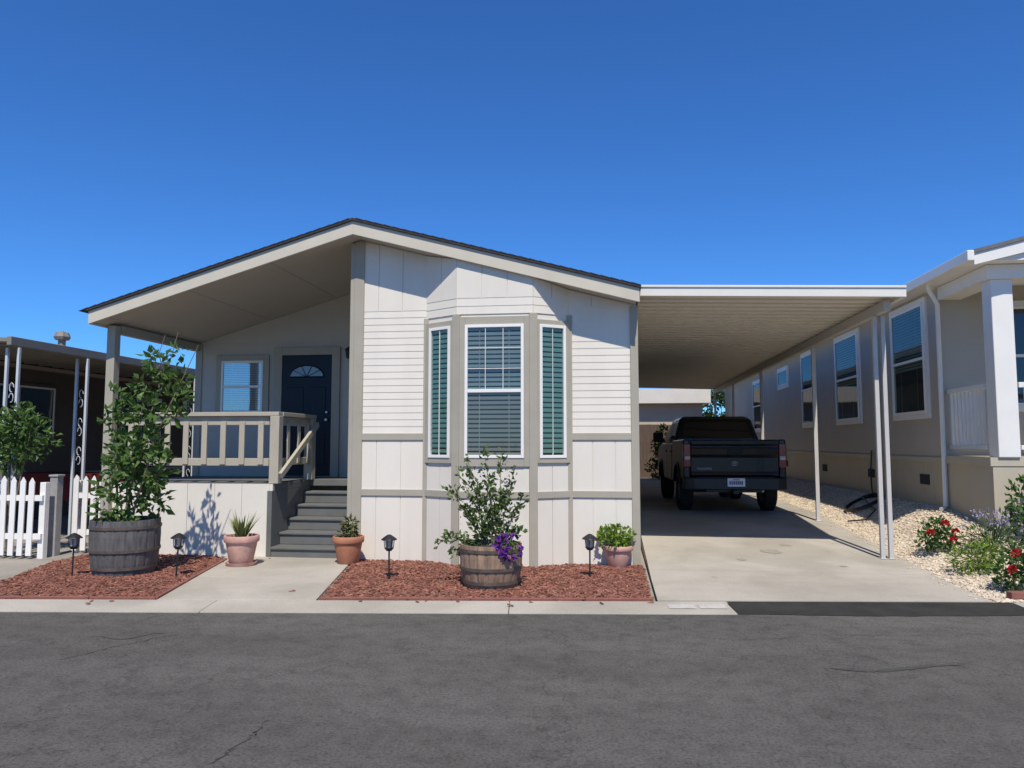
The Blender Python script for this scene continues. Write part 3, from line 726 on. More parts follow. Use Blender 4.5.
# ------------------------------------------------------------------ truck
def truck():
    t = thing('pickup_truck', 'dark charcoal pickup truck parked tail out under the carport', 'truck', (2.25, 14.15, .33), rz=.028)
    def arc(cy, cz_, r, a0, a1, n=10): return [(cy+r*math.cos(rad(a0+(a1-a0)*k/n)), cz_+r*math.sin(rad(a0+(a1-a0)*k/n))) for k in range(n+1)]
    prof = [(.13,.66),(.62,.60)] + arc(1.15,.42,.50,159,21) + [(1.72,.52),(3.84,.52)] + arc(4.4,.42,.50,165,15) + [(5.2,.52),(5.33,.72),(5.30,1.05),(5.05,1.2),(4.15,1.30),(1.99,1.30),(1.97,1.36),(.13,1.38)]
    fx = lambda p, x: (x, p[0], p[1])
    for s in (-1, 1):
        b = MB(); b.prism(prof, fx, s*.80, s*.925); b.build('side_panel', 'paint', t, bevel=.03, seg=3)
        for cy in (1.15, 4.4):
            b = MB(); a = arc(cy,.42,.50,165,15,14); b.tube([(s*.925, p[0], p[1]) for p in a], .028, 8)
            b.build('wheel_arch_flare', 'paint', t, smooth=True)
    b = MB(); b.prism([(1.97,.5),(5.22,.5),(5.28,.72),(5.25,1.05),(5.0,1.2),(4.1,1.31),(1.97,1.31)], fx, -.81, .81); b.build('hood_and_floor', 'paint', t, bevel=.03)
    b = MB(); b.box(-.80,.80,.16,1.97,.74,.80); b.build('bed_floor', 'plastic', t)
    rings = [(1.29,.86,1.99,4.30),(1.40,.855,2.0,4.12),(1.80,.74,2.16,3.55),(1.875,.66,2.30,3.40)]
    b = MB(); V = []
    for (z, xh, ya, yb) in rings: V.append([Vector((-xh,ya,z)),Vector((xh,ya,z)),Vector((xh,yb,z)),Vector((-xh,yb,z))])
    for r in V: b.v += r
    for i in range(3):
        for k in range(4): b.f.append((i*4+k, i*4+(k+1)%4, (i+1)*4+(k+1)%4, (i+1)*4+k))
    b.f.append((12,13,14,15)); b.build('cab', 'paint', t, bevel=.05, seg=3)
    def pane(k, s0, s1, t0, t1, nm, m='carglass'):
        a, c, d, e = V[1][k], V[1][(k+1)%4], V[2][(k+1)%4], V[2][k]
        f = lambda s, q: a.lerp(c, s).lerp(e.lerp(d, s), q)
        nn = (c-a).cross(e-a).normalized()
        cen = (a+c+d+e)/4
        if nn.dot(cen - Vector((0,3,1.5))) < 0: nn = -nn
        b = MB(); b.hexa([f(s0,t0)-nn*.01, f(s1,t0)-nn*.01, f(s1,t1)-nn*.01, f(s0,t1)-nn*.01, f(s0,t0)+nn*.006, f(s1,t0)+nn*.006, f(s1,t1)+nn*.006, f(s0,t1)+nn*.006])
        b.build(nm, m, t, bevel=.012)
    pane(0,.08,.92,.0,.88,'rear_window')
    pane(1,.06,.46,.02,.9,'side_window'); pane(1,.50,.86,.02,.9,'side_window')
    pane(3,.14,.50,.02,.9,'side_window'); pane(3,.54,.94,.02,.9,'side_window')
    pane(2,.05,.95,.05,.95,'windscreen')
    b = MB(); b.box(-.2,.2,2.22,2.27,1.80,1.83); b.build('high_brake_light', 'tail', t)
    for s in (-1, 1):
        for ya, yb in ((2.06,2.98),(3.02,3.92)):
            b = MB(); b.prism([(ya+.12,.56),(yb,.56),(yb,1.28),(ya,1.28),(ya,.9)] if ya < 2.5 else [(ya,.56),(yb,.56),(yb,1.28),(ya,1.28)], fx, s*.915, s*.932)
            d = b.build('door', 'paint', t, bevel=.012)
            b = MB(); b.box(min(s*.93,s*.955),max(s*.93,s*.955),ya+.08,ya+.26,1.12,1.15); b.build('handle', 'paint', d, bevel=.006)
        b = MB(); b.box(min(s*.93,s*1.16),max(s*.93,s*1.16),3.76,3.87,1.33,1.56); b.build('side_mirror', 'plastic', t, bevel=.03, seg=3)
        b = MB(); b.box(min(s*.79,s*.928),max(s*.79,s*.928),.095,.30,.86,1.30); tl = b.build('tail_light', 'tail', t, bevel=.02, seg=3)
        b = MB(); b.box(min(s*.805,s*.905),max(s*.805,s*.905),.085,.12,1.0,1.07); b.build('reversing_lens', 'clear', tl, bevel=.01)
        b = MB(); b.box(min(s*.6,s*.8),max(s*.6,s*.8),5.22,5.36,.86,1.05); b.build('headlight', 'clear', t, bevel=.03)
    b = MB()
    gp_ = [(.18,.70),(.105,.70),(.095,.74),(.118,.79),(.118,1.04),(.090,1.10),(.082,1.20),(.100,1.25),(.070,1.29),(.068,1.35),(.10,1.375),(.18,1.36)]
    b.prism(gp_, fx, -.785, .785)
    tg = b.build('tailgate', 'paint', t, bevel=.008, seg=2)
    b = MB(); b.box(-.14,.14,.070,.10,1.115,1.235); b.build('handle', 'plastic', tg, bevel=.012)
    b = MB()
    def ell(cx, czz, a, c_): b.tube([(cx+a*math.cos(2*math.pi*k/28), .108, czz+c_*math.sin(2*math.pi*k/28)) for k in range(29)], .005, 6)
    ell(0,.935,.056,.038); ell(0,.935,.018,.035); ell(0,.952,.038,.015)
    b.build('emblem', 'badge', tg, smooth=True)
    cu = bpy.data.curves.new('letters', 'FONT'); cu.body = 'TACOMA'; cu.size = .055; cu.extrude = .004; cu.space_character = 1.25
    tmp = bpy.data.objects.new('letters_tmp', cu); C.objects.link(tmp)
    dg = bpy.context.evaluated_depsgraph_get(); me = bpy.data.meshes.new_from_object(tmp.evaluated_get(dg)); bpy.data.objects.remove(tmp)
    me.materials.clear(); me.materials.append(M['badge'])
    lo = bpy.data.objects.new('lettering', me); C.objects.link(lo); lo.parent = tg; lo.location = (-.68,.112,.82); lo.rotation_euler = (math.pi/2,0,0)
    b = MB()
    poly = [(-.93,.16),(-.90,.05),(-.75,.0),(.75,.0),(.90,.05),(.93,.16),(.93,.34),(.85,.34),(.80,.20),(-.80,.20),(-.85,.34),(-.93,.34)]
    b.prism(poly, lambda p, z: (p[0], p[1], z), .46, .675); bp = b.build('rear_bumper', 'bumper', t, bevel=.02, seg=3)
    b = MB(); b.box(-.70,.70,-.004,.18,.676,.69); b.build('step_pad', 'plastic', bp)
    b = MB(); b.box(-.155,.155,-.014,-.002,.52,.67); pt = b.build('number_plate', 'plate', t)
    b = MB()
    for k in range(7):
        x = -.125+.036*k; b.box(x,x+.024,-.0175,-.0142,.555,.62)
    b.build('plate_characters', 'plateink', pt)
    b = MB(); b.box(-.06,.06,-.0175,-.0142,.636,.652); b.build('plate_script', 'redink', pt)
    b = MB(); b.box(-.05,.05,.02,.25,.38,.45); b.box(-.5,.5,.22,.30,.40,.48); b.build('tow_hitch', 'black', t, bevel=.006)
    b = MB(); b.tube([(-.7,1.15,.40),(.7,1.15,.40)], .05, 10); b.lathe((0,1.15,.40), [(0,-.16),(.1,-.14),(.16,0),(.1,.14),(0,.16)], 14)
    b.box(-.5,-.42,.3,5.0,.52,.62); b.box(.42,.5,.3,5.0,.52,.62); b.build('rear_axle', 'black', t)
    b = MB(); b.tube([(.52,.28,.43),(.52,1.7,.5)], .035, 10); b.tube([(.1,1.75,.5),(.1,2.6,.5)], .11, 12); b.build('exhaust', 'rim', t, smooth=True)
    b = MB(); b.lathe((0,.72,.62), [(0,-.1),(.28,-.1),(.34,-.06),(.34,.06),(.28,.1),(0,.1)], 24); b.build('spare_tyre', 'rubber', t, smooth=True)
    for s in (-1, 1):
        for y in (1.15, 4.4):
            b = MB(); p = [(.24,-.12),(.33,-.13),(.375,-.10),(.385,-.05),(.385,.05),(.375,.10),(.33,.13),(.24,.12)]
            b.lathe((s*.79,y,.385), p, 36, axis='x', close=True, mod=None)
            for k in range(36):
                a = 2*math.pi*k/36
                b.bar((s*.79-.10, y+.384*math.cos(a), .385+.384*math.sin(a)), (s*.79+.10, y+.384*math.cos(a+.07), .385+.384*math.sin(a+.07)), .022, .012, Vector((0,math.cos(a),math.sin(a))))
            ty = b.build('wheel', 'rubber', t, smooth=True)
            b = MB(); b.lathe((s*.79,y,.385), [(.0,s*.07),(.07,s*.075),(.08,s*.05),(.20,s*.04),(.24,s*.09),(.245,-s*.1),(.2,-s*.1),(0,-s*.02)], 28, axis='x')
            for k in range(6):
                a = 2*math.pi*k/6; b.bar((s*.855,y,.385), (s*.86,y+.225*math.cos(a),.385+.225*math.sin(a)), .05, .03, Vector((1,0,0)))
            b.build('rim', 'rim', ty, smooth=True)
    b = MB(); b.box(-.62,.62,5.25,5.36,.72,1.06); b.build('grille', 'plastic', t, bevel=.02)
    b = MB(); b.box(-.9,.9,5.24,5.46,.48,.70); b.build('front_bumper', 'bumper', t, bevel=.03)
    b = MB(); b.tube([(.70,4.6,1.24),(.70,4.6,2.0)], .004, 5); b.build('antenna', 'black', t)
truck()

# ------------------------------------------------------------------ planters and pots
def barrel(loc, r, h, m, label):
    t = thing('barrel_planter', label, 'planter', loc)
    mod = lambda k: -.006 if k % 5 == 0 else 0
    b = MB()
    pr = [(r*.86,0),(r*.93,h*.2),(r*.985,h*.45),(r,h*.7),(r*.985,h),(r*.93,h),(r*.93,h*.86)]
    b.lathe((0,0,.0), pr, 100, mod); b.build('staves', m, t)
    for z in (.10, .42, .84):
        rr = r*(.875+.03) if z < .2 else (r*.985 if z < .5 else r*.998)
        q = MB(); q.lathe((0,0,h*z), [(rr+.004,0),(rr+.009,.0),(rr+.010,.034),(rr+.002,.034)], 48); q.build('hoop', 'hoop', t, smooth=True)
    q = MB(); q.lathe((0,0,h*.88), [(r*.935,0),(r*.6,.02),(0,.035)], 32); q.build('soil', 'soil', t)
    return t
def pot(loc, r, h, m, label, saucer=True):
    t = thing('flower_pot', label, 'flower pot', loc)
    z0 = .03 if saucer else 0
    b = MB(); b.lathe((0,0,z0), [(0,0),(r*.66,0),(r*.7,.01),(r*.93,h*.74),(r*.93,h*.76),(r*1.02,h*.77),(r*1.05,h*.8),(r*1.05,h*.97),(r*1.02,h),(r*.93,h),(r*.9,h*.85)], 40); b.build('pot_body', m, t, smooth=True)
    q = MB(); q.lathe((0,0,z0), [(r*.92,h*.86),(r*.5,h*.9),(0,h*.91)], 24); q.build('soil', 'soil', t)
    if saucer:
        q = MB(); q.lathe((0,0,0), [(0,.004),(r*.78,.004),(r*.9,.045),(r*.94,.045),(r*.84,0),(0,0)], 36); q.build('saucer', m, t, smooth=True)
    return t
def on(px, py, z=.034):
    p = gp(px, py, z); return Vector((p.x, p.y, z))
p = on(124, 572)
barrel(p, .405, .66, 'barrelgrey', 'grey weathered barrel planter holding a small tree in the left bark bed')
tr = thing('small_tree', 'young leafy tree with several stems growing from the grey barrel by the porch', 'tree', (p.x, p.y, .60), world=False)
sc = .0124
def T(px, py, y=0): return Vector(((px-123)*sc*.86, y, (524-py)*sc))
b = MB()
stems = [[(120,530),(116,480),(116,430),(112,388)], [(122,530),(134,470),(148,420),(162,380),(176,326)], [(126,530),(146,480),(166,425),(182,385),(204,340)], [(118,526),(110,470),(106,430),(108,400)], [(136,470),(130,440),(132,405)], [(160,385),(150,362),(146,340)], [(168,425),(182,412),(196,388)], [(150,420),(140,405),(136,385)], [(146,480),(162,470),(174,456)], [(164,372),(162,350),(166,330)]]
for st in stems:
    pts = [T(x, y, R.uniform(-.1,.1)) for x, y in st]; n = len(pts)
    b.tube(pts, [.016*(1-.75*i/(n-1)) if len(st) > 3 else .008*(1-.6*i/(n-1)) for i in range(n)], 6)
b.build('trunk', 'bole', tr, smooth=True)
b = MB()
for (x, y, r, n) in ((121,508,18,105),(110,488,14,64),(136,492,17,90),(148,470,15,66),(116,450,17,84),(136,446,15,70),(111,415,13,50),(154,438,14,56),(154,408,16,72),(150,380,12,44),(170,392,13,50),(165,364,11,38),(184,374,9,24),(128,466,16,80),(152,500,12,44),(126,405,11,34),(106,462,11,36),(172,450,9,24),(190,394,7,13),(174,346,6,11),(113,392,8,16),(160,474,11,32),(182,412,8,18),(150,350,7,14),(142,425,14,56)):
    b.cluster(T(x, y, R.uniform(-.2,.2)), (r*sc*1.05, r*sc*1.1, r*sc*1.1), n, .125, .062)
b.build('crown', 'leaf_light', tr)
p = on(491, 585)
barrel(p, .355, .47, 'barrelbrown', 'tan brown wooden half barrel planter in front of the bay window')
sh = thing('flowering_shrub', 'open leafy shrub growing from the brown half barrel below the bay window', 'shrub', (p.x, p.y, .43))
sc2 = .0114
def T2(px, py, y=0): return Vector(((px-491)*sc2, y, (552-py)*sc2))
b = MB(); lf = MB()
shoots = [[(488,552),(478,505),(466,462)], [(492,552),(492,500),(484,452)], [(496,552),(508,505),(516,470)], [(486,552),(462,532),(438,546)], [(490,552),(468,518),(448,492)], [(494,552),(502,490),(498,456)], [(484,552),(470,540),(452,556)], [(498,552),(514,520),(524,498)], [(490,552),(484,520),(456,472)], [(492,552),(500,515),(510,488)], [(489,552),(476,528),(460,510)], [(493,552),(488,520),(478,488)], [(497,552),(510,535),(522,528)], [(491,552),(496,525),(488,476)]]
for st in shoots:
    (x0, y0), (x1, y1), (x2, y2) = st; pts = []
    dy = R.uniform(-.16,.16)
    for k in range(7):
        t = k/6; x = (1-t)**2*x0+2*t*(1-t)*x1+t*t*x2; y = (1-t)**2*y0+2*t*(1-t)*y1+t*t*y2; pts.append(T2(x, y, dy*t))
    b.tube(pts, [.008-.001*k for k in range(7)], 5)
    lf.sprig(pts, 62, .08, .044, .05)
b.build('stem', 'bole', sh)
for (x, y, r, n) in ((488,534,17,60),(476,518,14,45),(500,520,14,45),(488,498,13,38),(472,494,10,24)):
    lf.cluster(T2(x, y, R.uniform(-.12,.12)), r*sc2, n, .072, .04)
lf.build('foliage', 'leaf_mid', sh)
b = MB()
for k in range(26):
    x, y = R.uniform(455,512), R.uniform(462,535); b.cluster(T2(x, y, R.uniform(-.2,.05)), .012, 4, .022, .018)
b.build('pale_blossoms', 'lavender', sh)
pu = thing('petunia', 'purple petunias spilling over the right side of the brown half barrel', 'flower', (p.x+.23, p.y-.20, .46))
b = MB(); b.cluster((0,0,.03), (.13,.13,.10), 90, .045, .03); b.build('foliage', 'leaf_dark', pu)
b = MB()
for k in range(36):
    v = Vector((R.gauss(0,1), R.gauss(-.7,1), R.gauss(.2,1))).normalized(); c = Vector((v.x*.16, v.y*.16, .03+v.z*.13))
    for j in range(6): b.leaf(c, v*.4+Vector((R.uniform(-1,1),R.uniform(-1,1),R.uniform(-1,1))), .046, .042)
b.build('blossom', 'purple', pu)
p = on(241, 565); pot(p, .215, .36, 'pinkpot', 'chalky pink flower pot on a saucer left of the steps')
b = MB()
for k in range(40):
    a = R.uniform(0, 6.3); l = R.uniform(.22, .40); d = Vector((math.cos(a)*R.uniform(.15,.7), math.sin(a)*R.uniform(.15,.7), 1)).normalized(); s = d.cross(Z3).normalized()*.018
    q0 = p + Vector((math.cos(a)*.04, math.sin(a)*.04, .35)); q1 = q0 + d*l*.55 ; q2 = q0 + d*l + Vector((d.x, d.y, 0))*.04
    u2 = s.cross(d)*.4
    n = len(b.v); b.v += [q0-s, q0+u2, q0+s, q1-s*.8, q1+u2*.6, q1+s*.8, q2]; b.f += [(n,n+1,n+4,n+3),(n+1,n+2,n+5,n+4),(n+3,n+4,n+6),(n+4,n+5,n+6)]
tag(b.build('aloe', island('aloe leaves', [(.18,.26,.05),(.28,.28,.07),(.14,.22,.06),(.32,.24,.08)], .5), loc=p+Z3*.33), 'spiky succulent with yellow green leaves in the chalky pink pot by the steps', 'plant')
p = on(348, 563); pot(p, .20, .36, 'terracotta', 'plain orange terracotta pot right of the steps', False)
b = MB(); b.cluster(p+Vector((-.01,0,.42)), (.11,.11,.10), 110, .075, .035); b.cluster(p+Vector((.03,0,.52)), (.07,.07,.09), 45, .09, .03)
tag(b.build('potted_plant', island('tired leaves', [(.07,.13,.035),(.18,.13,.05),(.11,.16,.055)], .5, .15), loc=p+Z3*.33), 'small green and brown plant in the orange terracotta pot', 'plant')
p = on(618, 566); pot(p, .19, .27, 'pinkpot', 'low dusty pink flower pot beside the house corner by the driveway', False)
b = MB(); b.cluster(p+Vector((-.03,0,.37)), (.24,.22,.16), 460, .06, .045)
tag(b.build('potted_plant', 'leaf_lime', loc=p+Z3*.25), 'bright lime green bushy plant in the low pink pot', 'plant')
def path_light():
    t = thing('path_light', '', 'path light', (0,0,0))
    b = MB(); b.tube([(0,0,-.05),(0,0,.36)], .010, 8); b.lathe((0,0,.33), [(0,0),(.03,.0),(.055,.03),(.055,.04),(0,.04)], 16); b.build('stake', 'black', t)
    b = MB(); b.lathe((0,0,.37), [(.04,0),(.05,.09),(0,.09)], 12); b.build('lens', 'lampglass', t, smooth=True)
    b = MB()
    for k in range(6):
        a = k*math.pi/3; b.tube([(.05*math.cos(a),.05*math.sin(a),.365),(.062*math.cos(a),.062*math.sin(a),.47)], .005, 5)
    b.lathe((0,0,.46), [(.0,0),(.095,.0),(.09,.012),(.045,.045),(.02,.06),(0,.065)], 18); b.build('cap', 'black', t)
    return t
pl0 = path_light()
for i, (px, py, lab) in enumerate(((72,577,'leftmost black path light left of the grey barrel'), (176,577,'black path light just right of the grey barrel'), (389,579,'black path light between the orange pot and the brown half barrel'), (590,578,'black path light near the low pink pot by the driveway'))):
    o = pl0 if i == 0 else copy_tree(pl0)
    o['label'] = lab; o['group'] = 'path lights in the bark beds'; o.location = on(px, py, .03); o.rotation_euler = (R.uniform(-.04,.04), R.uniform(-.04,.04), R.uniform(0,6))

# ------------------------------------------------------------------ right flower bed
def bush(px, py, name, label, cat, cl, m, L, W, fl=None, flm=None, k_=1.0):
    p = gpg(px, py); p.z -= .01
    t = thing(name, label, cat, p)
    b = MB(); sv = lambda c: (c[0]*k_, c[1]*k_, c[2]*k_)
    for (c, r, n) in cl: b.cluster(sv(c), tuple(q*k_ for q in r) if hasattr(r, '__len__') else r*k_, n, L, W)
    b.build('foliage', m, t)
    s = MB()
    for (c, r, n) in cl[:4]: c = sv(c); s.tube([(0,0,0), (c[0]*.5, c[1]*.5, c[2]*.6), c], [.012,.008,.004], 5)
    s.build('stem', 'bole', t)
    if fl:
        q = MB()
        for c in fl:
            c = Vector(sv(c))
            for k in range(16):
                v = Vector((R.gauss(0,1), R.gauss(0,1), R.gauss(0,1))).normalized(); q.leaf(c+v*.012, v+Vector((0,0,.4)), .05, .045, .4)
        q.build('blossom', flm, t)
    return t
bush(938, 552, 'rose_bush', 'small rose bush with red blooms nearest the carport post', 'rose bush', [((0,0,.28),.24,180),((.2,0,.2),.17,90),((-.16,.0,.2),.15,80),((.05,.1,.42),.14,55)], 'leaf_dark', .062, .04,
     [(-.15,-.15,.32),(.05,-.18,.47),(.22,-.12,.34),(.15,-.2,.22)], 'red', .85)
bush(1014, 592, 'rose_bush', 'larger rose bush with red blooms at the right edge of the gravel bed', 'rose bush', [((0,0,.30),.24,190),((.22,0,.3),.22,140),((-.12,0,.18),.14,80),((.1,.1,.5),.16,80)], 'leaf_dark', .062, .04,
     [(-.10,-.2,.32),(.1,-.2,.5),(.08,-.25,.36),(-.05,-.2,.52)], 'red', .85)
bush(974, 572, 'green_shrub', 'bright green low shrub between the two red rose bushes', 'shrub', [((0,0,.16),(.28,.22,.17),300),((.15,.05,.22),(.16,.16,.16),110)], 'leaf_lime', .10, .022)
t = bush(990, 550, 'lavender_bush', 'pale lavender flowers behind the green shrub in the gravel bed', 'flower', [((0,0,.16),(.3,.2,.16),220)], 'leaf_mid', .10, .018)
b = MB(); st = MB()
for k in range(36):
    a = R.uniform(0,6.3); r = R.uniform(.05,.42); e = Vector((math.cos(a)*r, math.sin(a)*r*.7, R.uniform(.28,.52))); st.tube([Vector((e.x*.3,e.y*.3,.1)), e], [.004,.003], 4)
    for j in range(6): b.leaf(e + Vector((R.uniform(-.012,.012), R.uniform(-.012,.012), -.02*j*.7)), Vector((R.uniform(-1,1),R.uniform(-1,1),.5)), .03, .02)
b.build('blossom', 'lavender', t); st.build('flower_stem', 'leaf_mid', t)
bush(1032, 545, 'leafy_shrub', 'leafy green shrub against the neighbouring porch at the right edge', 'shrub', [((0,0,.5),(.28,.25,.36),300),((-.05,0,.25),(.25,.2,.25),150),((.1,0,.75),(.2,.2,.2),90)], 'leaf_dark', .09, .045)
q = gp(1014, 598, .05)
b = MB()
for k in range(4): b.bar(q+SU*(.26*k-.05)+Z3*.03, q+SU*(.26*k+.19)+Z3*.03, .1, .07)
tag(b.build('bed_edging', 'brick', loc=q, bevel=.008), 'red bricks edging the rose bed at the right edge', 'edging')

# ------------------------------------------------------------------ left: picket fence, neighbour
def picket(x0, x1, y, label):
    t = thing('picket_fence', label, 'fence', (x0, y, 0), world=True, group=None)
    b = MB(); x = x0+.05
    while x < x1-.04:
        h = 1.16 + R.uniform(-.015,.015); w = .042; dx = R.uniform(-.012,.012)
        b.prism([(x-w,.05),(x+w,.05),(x+w+dx,h-.07),(x+dx,h),(x-w+dx,h-.07)], lambda p, yy: (p[0], yy, p[1]), y-.03, y-.01); x += .142
    b.build('picket', 'white', t, bevel=.003)
    b = MB(); b.box(x0,x1,y-.009,y+.03,.28,.36); b.box(x0,x1,y-.009,y+.03,.82,.90); b.build('rail', 'white', t)
    for xx in (x0+.03, x1-.03):
        b = MB(); b.box(xx-.045,xx+.045,y+.031,y+.12,-.02,1.08); b.build('post', 'white', t, bevel=.006)
a = gp(-60, 562); c = gp(38, 560)
picket(a.x, c.x, (a.y+c.y)/2+.2, 'white picket fence section at the left edge of the photo')
a = gp(56, 556)
picket(a.x+.05, -7.42, a.y+.25, 'short white picket fence section between the gap and the porch post')
p = gp(45, 558)
b = MB(); b.box(p.x-.06,p.x+.06,p.y+.1,p.y+.22,-.02,1.15); b.box(p.x-.075,p.x+.075,p.y+.085,p.y+.235,1.15,1.18)
tag(b.build('fence_post', mat('grey weathered post', (.3,.29,.27), .8, .2, 6), loc=(p.x,p.y+.16,0), bevel=.006), 'grey weathered post in the gap between the two white fence sections', 'post')
ln = thing('neighbour_house', 'house under an awning at the left edge, its shade painted dark brown', 'house', (-13.5, 16, 0), world=True)
b = MB(); b.box(-17,-12.3,10.6,30,-.02,3.30); b.build('wall', 'shadewall', ln)
b = MB(); b.prism([(-17.3,3.41),(-12.32,3.41),(-14.7,3.75)], fnY, 10.4, 30.2); b.build('roof', 'awning', ln)
for (ya, yb) in ((13.2,15.2),(17.5,19.2),(22,23.5)):
    window(ln, (-12.3, ya, 1.75), Vector((0,1,0)), Vector((1,0,0)), yb-ya, 1.1, 2, 0, trimw=.07, trim='shadewall', off=.004, split=False, blind=None, pane='darkglass')
b = MB(); b.box(-12.3,-12.27,11.0,30,.9,.98); b.build('belt_trim', 'ceiling', ln)
aw = thing('patio_awning', 'flat grey brown metal awning on pale scroll posts beside the left house', 'awning', (-10.5, 11, 0), world=True)
AX = -9.2; AY = 10.35; DZ = -.10
b = MB(); b.hexa([(-12.28,AY,3.44+DZ),(AX,AY,3.30+DZ),(AX,28,3.30+DZ),(-12.28,28,3.44+DZ),(-12.28,AY,3.50+DZ),(AX,AY,3.36+DZ),(AX,28,3.36+DZ),(-12.28,28,3.50+DZ)])
y = AY+.3
while y < 28: b.hexa([(-12.25,y,3.405+DZ),(AX-.1,y,3.265+DZ),(AX-.1,y+.05,3.265+DZ),(-12.25,y+.05,3.405+DZ),(-12.25,y,3.439+DZ),(AX-.1,y,3.299+DZ),(AX-.1,y+.05,3.299+DZ),(-12.25,y+.05,3.439+DZ)]); y += .4
b.build('roof_panel', 'awning', aw)
b = MB(); b.box(AX+.001,AX+.08,AY-.02,28,3.24+DZ,3.38+DZ); b.build('gutter', 'awning', aw, bevel=.01)
for y in (10.5, 12.05, 15.5, 19):
    b = MB(); xo = AX-.02
    for dx in (-.10, .10): b.box(xo+dx-.02,xo+dx+.02,y-.02,y+.02,0,3.22+DZ)
    z = .4
    while z < 2.9:
        for s in (-1, 1):
            pts = [(xo+s*.04*math.cos(k*.5)*(1-k*.02), y, z+.02+s*.08+.07*math.sin(k*.5)) for k in range(11)]
            b.tube(pts, .007, 5)
        z += .5
    b.build('scroll_post', 'scroll', aw)
b = MB(); vx, vy = -11.0, 13.75
b.tube([(vx,vy,3.28),(vx,vy,3.72)], .07, 12); b.lathe((vx,vy,3.72), [(.0,0),(.13,.0),(.155,.06),(.12,.15),(0,.19)], 16, mod=lambda k: -.015 if k % 2 else 0); b.build('roof_vent', 'awning', aw)
t = thing('patio_table', 'low patio table under a dark red cloth behind the white fence', 'table', (-9.9, 12.8, .01))
b = MB(); b.box(-.75,.75,-.4,.4,1.04,1.08); n = 40
pts = []
for k in range(n):
    a = 2*math.pi*k/n; x = .78*max(-1,min(1,1.3*math.cos(a))); y = .43*max(-1,min(1,1.3*math.sin(a))); pts.append((x, y, .02*math.sin(k*2.1)))
for k in range(n):
    p0, p1 = pts[k], pts[(k+1)%n]
    b.face([(p0[0],p0[1],1.085),(p1[0],p1[1],1.085),(p1[0]*1.02+p1[2],p1[1]*1.02+p1[2],.6+p1[2]),(p0[0]*1.02+p0[2],p0[1]*1.02+p0[2],.6+p0[2])])
b.face([(q[0],q[1],1.085) for q in pts]); b.build('tablecloth', 'redcloth', t)
for sx in (-.65,.65):
    for sy in (-.32,.32):
        b = MB(); b.box(sx-.025,sx+.025,sy-.025,sy+.025,0,1.04); b.build('leg', 'black', t)
t = thing('leafy_shrub', 'tall leafy shrub behind the white fence at the left edge', 'shrub', (-8.72, 10.02, 0))
b = MB()
for (dx, dz, r, n) in ((-.1,1.85,.25,140),(.18,1.95,.22,95),(-.28,1.7,.24,110),(.1,1.6,.22,85),(.36,1.8,.17,55),(-.12,1.4,.2,70),(.12,2.12,.13,34),(-.3,1.25,.18,45),(.5,1.66,.12,28),(-.3,2.0,.2,60),(.28,1.5,.16,45)): b.cluster((dx, R.uniform(-.1,.1), dz), (r*1.1, r, r), n, .12, .06)
b.build('foliage', 'leaf_light', t)
b = MB()
for e in ((-.1,1.85),(.28,1.85),(-.28,1.65),(.1,2.1)): b.tube([(0,0,0),(e[0]*.3,0,.8),(e[0],0,e[1])], [.022,.015,.006], 6)
b.build('stem', 'bole', t)

# ------------------------------------------------------------------ background
def tree(x, y, z, h, r, label, m='leaf_far', n=1500):
    t = thing('tree', label, 'tree', (x, y, z))
    b = MB(); b.tube([(0,0,0),(.1,0,h*.3),(0,.1,h*.6)], [h*.03,h*.022,h*.012], 8)
    for k in range(5):
        a = k*1.3; b.tube([(0.05,0,h*.35),(math.cos(a)*r*.4,math.sin(a)*r*.4,h*.6),(math.cos(a)*r*.7,math.sin(a)*r*.7,h*.75)], [h*.014,h*.009,h*.004], 5)
    b.build('trunk', 'bole', t)
    b = MB()
    for k in range(18):
        a = R.uniform(0,6.3); q = R.random()**.6*r*.75
        b.cluster((math.cos(a)*q, math.sin(a)*q, h*R.uniform(.48,.92)), r*R.uniform(.22,.42), n//18, r*.13, r*.08)
    b.build('crown', m, t)
tree(6.0, 43, .3, 4.6, 1.6, 'green tree behind the far fence at the end of the carport', n=2600)
tree(-19.5, 38, .0, 5.3, 2.3, 'tree whose crown shows just above the left awning roof')
bh = thing('back_house', 'tan house with cream roof band beyond the end of the carport', 'house', (1, 36, .3), world=True)
b = MB(); b.box(-3,3.9,33,40,.3,3.35); b.build('wall', 'tanstucco', bh)
b = MB(); b.prism([(-3.4,3.34),(4.2,3.34),(4.2,3.95),(-3.4,3.95)], fnY, 32.5, 40.5); b.build('roof', 'backroof', bh)
fz = thing('wooden_fence', 'dark brown wooden fence across the far end of the carport', 'fence', (2.5, 29.5, .3), world=True)
b = MB(); x = -.5
while x < 5: b.box(x,x+.136,29.5,29.52,.3,2.35+R.uniform(-.01,.01)); x += .138
b.build('board_panel', 'wood', fz)
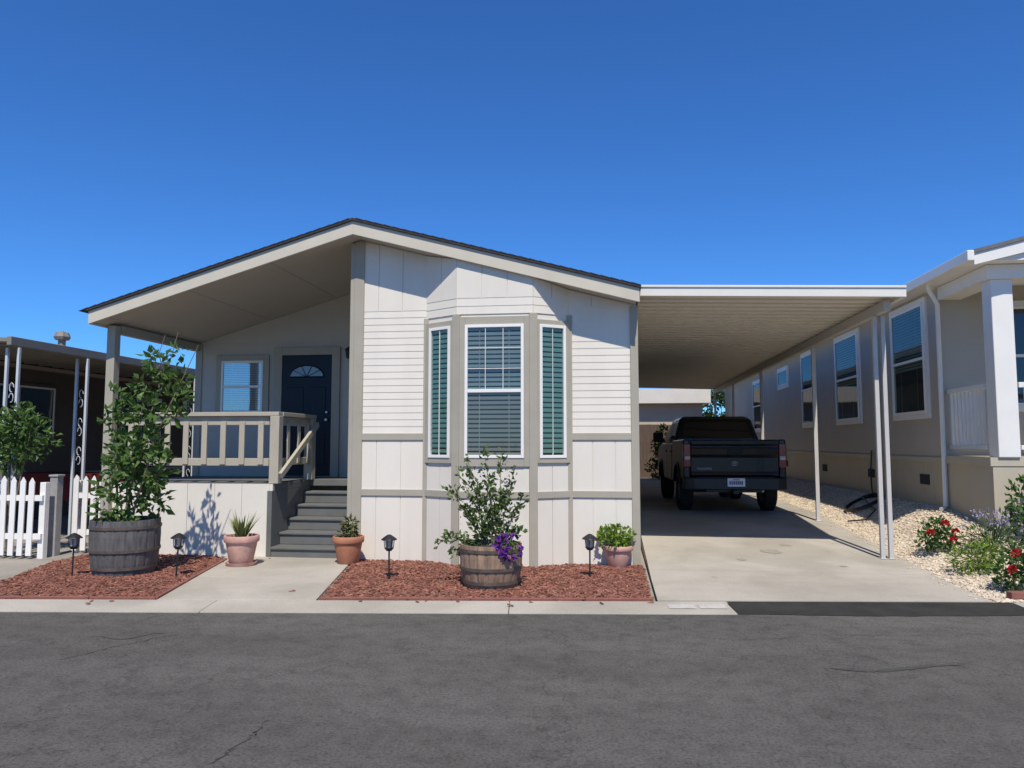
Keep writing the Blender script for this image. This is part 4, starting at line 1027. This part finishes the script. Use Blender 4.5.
b = MB(); b.box(-.5,5,29.52,29.57,.6,.7); b.box(-.5,5,29.52,29.57,1.6,1.7); b.build('rail', 'wood', fz)
p = Vector((1.75, 28.2, .3)); t = thing('green_shrub', 'dark shrub beside the truck cab in front of the far wooden fence', 'shrub', p)
b = MB()
for k in range(7): b.cluster((R.uniform(-.25,.25),R.uniform(-.3,.3),R.uniform(.3,1.7)), .32, 90, .14, .07)
b.build('foliage', 'leaf_far', t)
b = MB(); b.tube([(0,0,0),(0,0,1.5)], .03, 6); b.build('stem', 'bole', t)

# ------------------------------------------------------------------ light, sky, camera
sc_ = bpy.context.scene
dirv = Vector((-.17, 1, -1.58)).normalized()
sd = bpy.data.lights.new('sun', 'SUN'); sd.energy = 5.0; sd.angle = rad(.5); sd.color = (1, .945, .86)
so = bpy.data.objects.new('sun', sd); C.objects.link(so); so.rotation_euler = dirv.to_track_quat('-Z', 'Y').to_euler(); so.location = (0,-10,20)
w = bpy.data.worlds.new('World'); sc_.world = w; w.use_nodes = True
nt = w.node_tree; bg = nt.nodes['Background']
sky = nt.nodes.new('ShaderNodeTexSky'); sky.sky_type = 'NISHITA'; sky.sun_disc = False
sky.sun_elevation = math.asin(-dirv.z); sky.sun_rotation = math.atan2(-dirv.x, -dirv.y)
sky.air_density = .9; sky.dust_density = .0; sky.ozone_density = 3.5; sky.altitude = 300
mx = nt.nodes.new('ShaderNodeMix'); mx.data_type = 'RGBA'; mx.blend_type = 'MULTIPLY'; mx.inputs[0].default_value = 1
mx.inputs[7].default_value = (.40, .87, 1.45, 1)
nt.links.new(sky.outputs[0], mx.inputs[6]); nt.links.new(mx.outputs[2], bg.inputs['Color']); bg.inputs['Strength'].default_value = .108
cd = bpy.data.cameras.new('camera'); cd.sensor_width = 36; cd.lens = F/1024*36; cd.clip_end = 2000
co = bpy.data.objects.new('camera', cd); C.objects.link(co); co.location = CAM; co.rotation_euler = (math.pi/2+PITCH, 0, YAW)
sc_.camera = co
sc_.view_settings.view_transform = 'Standard'; sc_.view_settings.look = 'None'; sc_.view_settings.exposure = 0
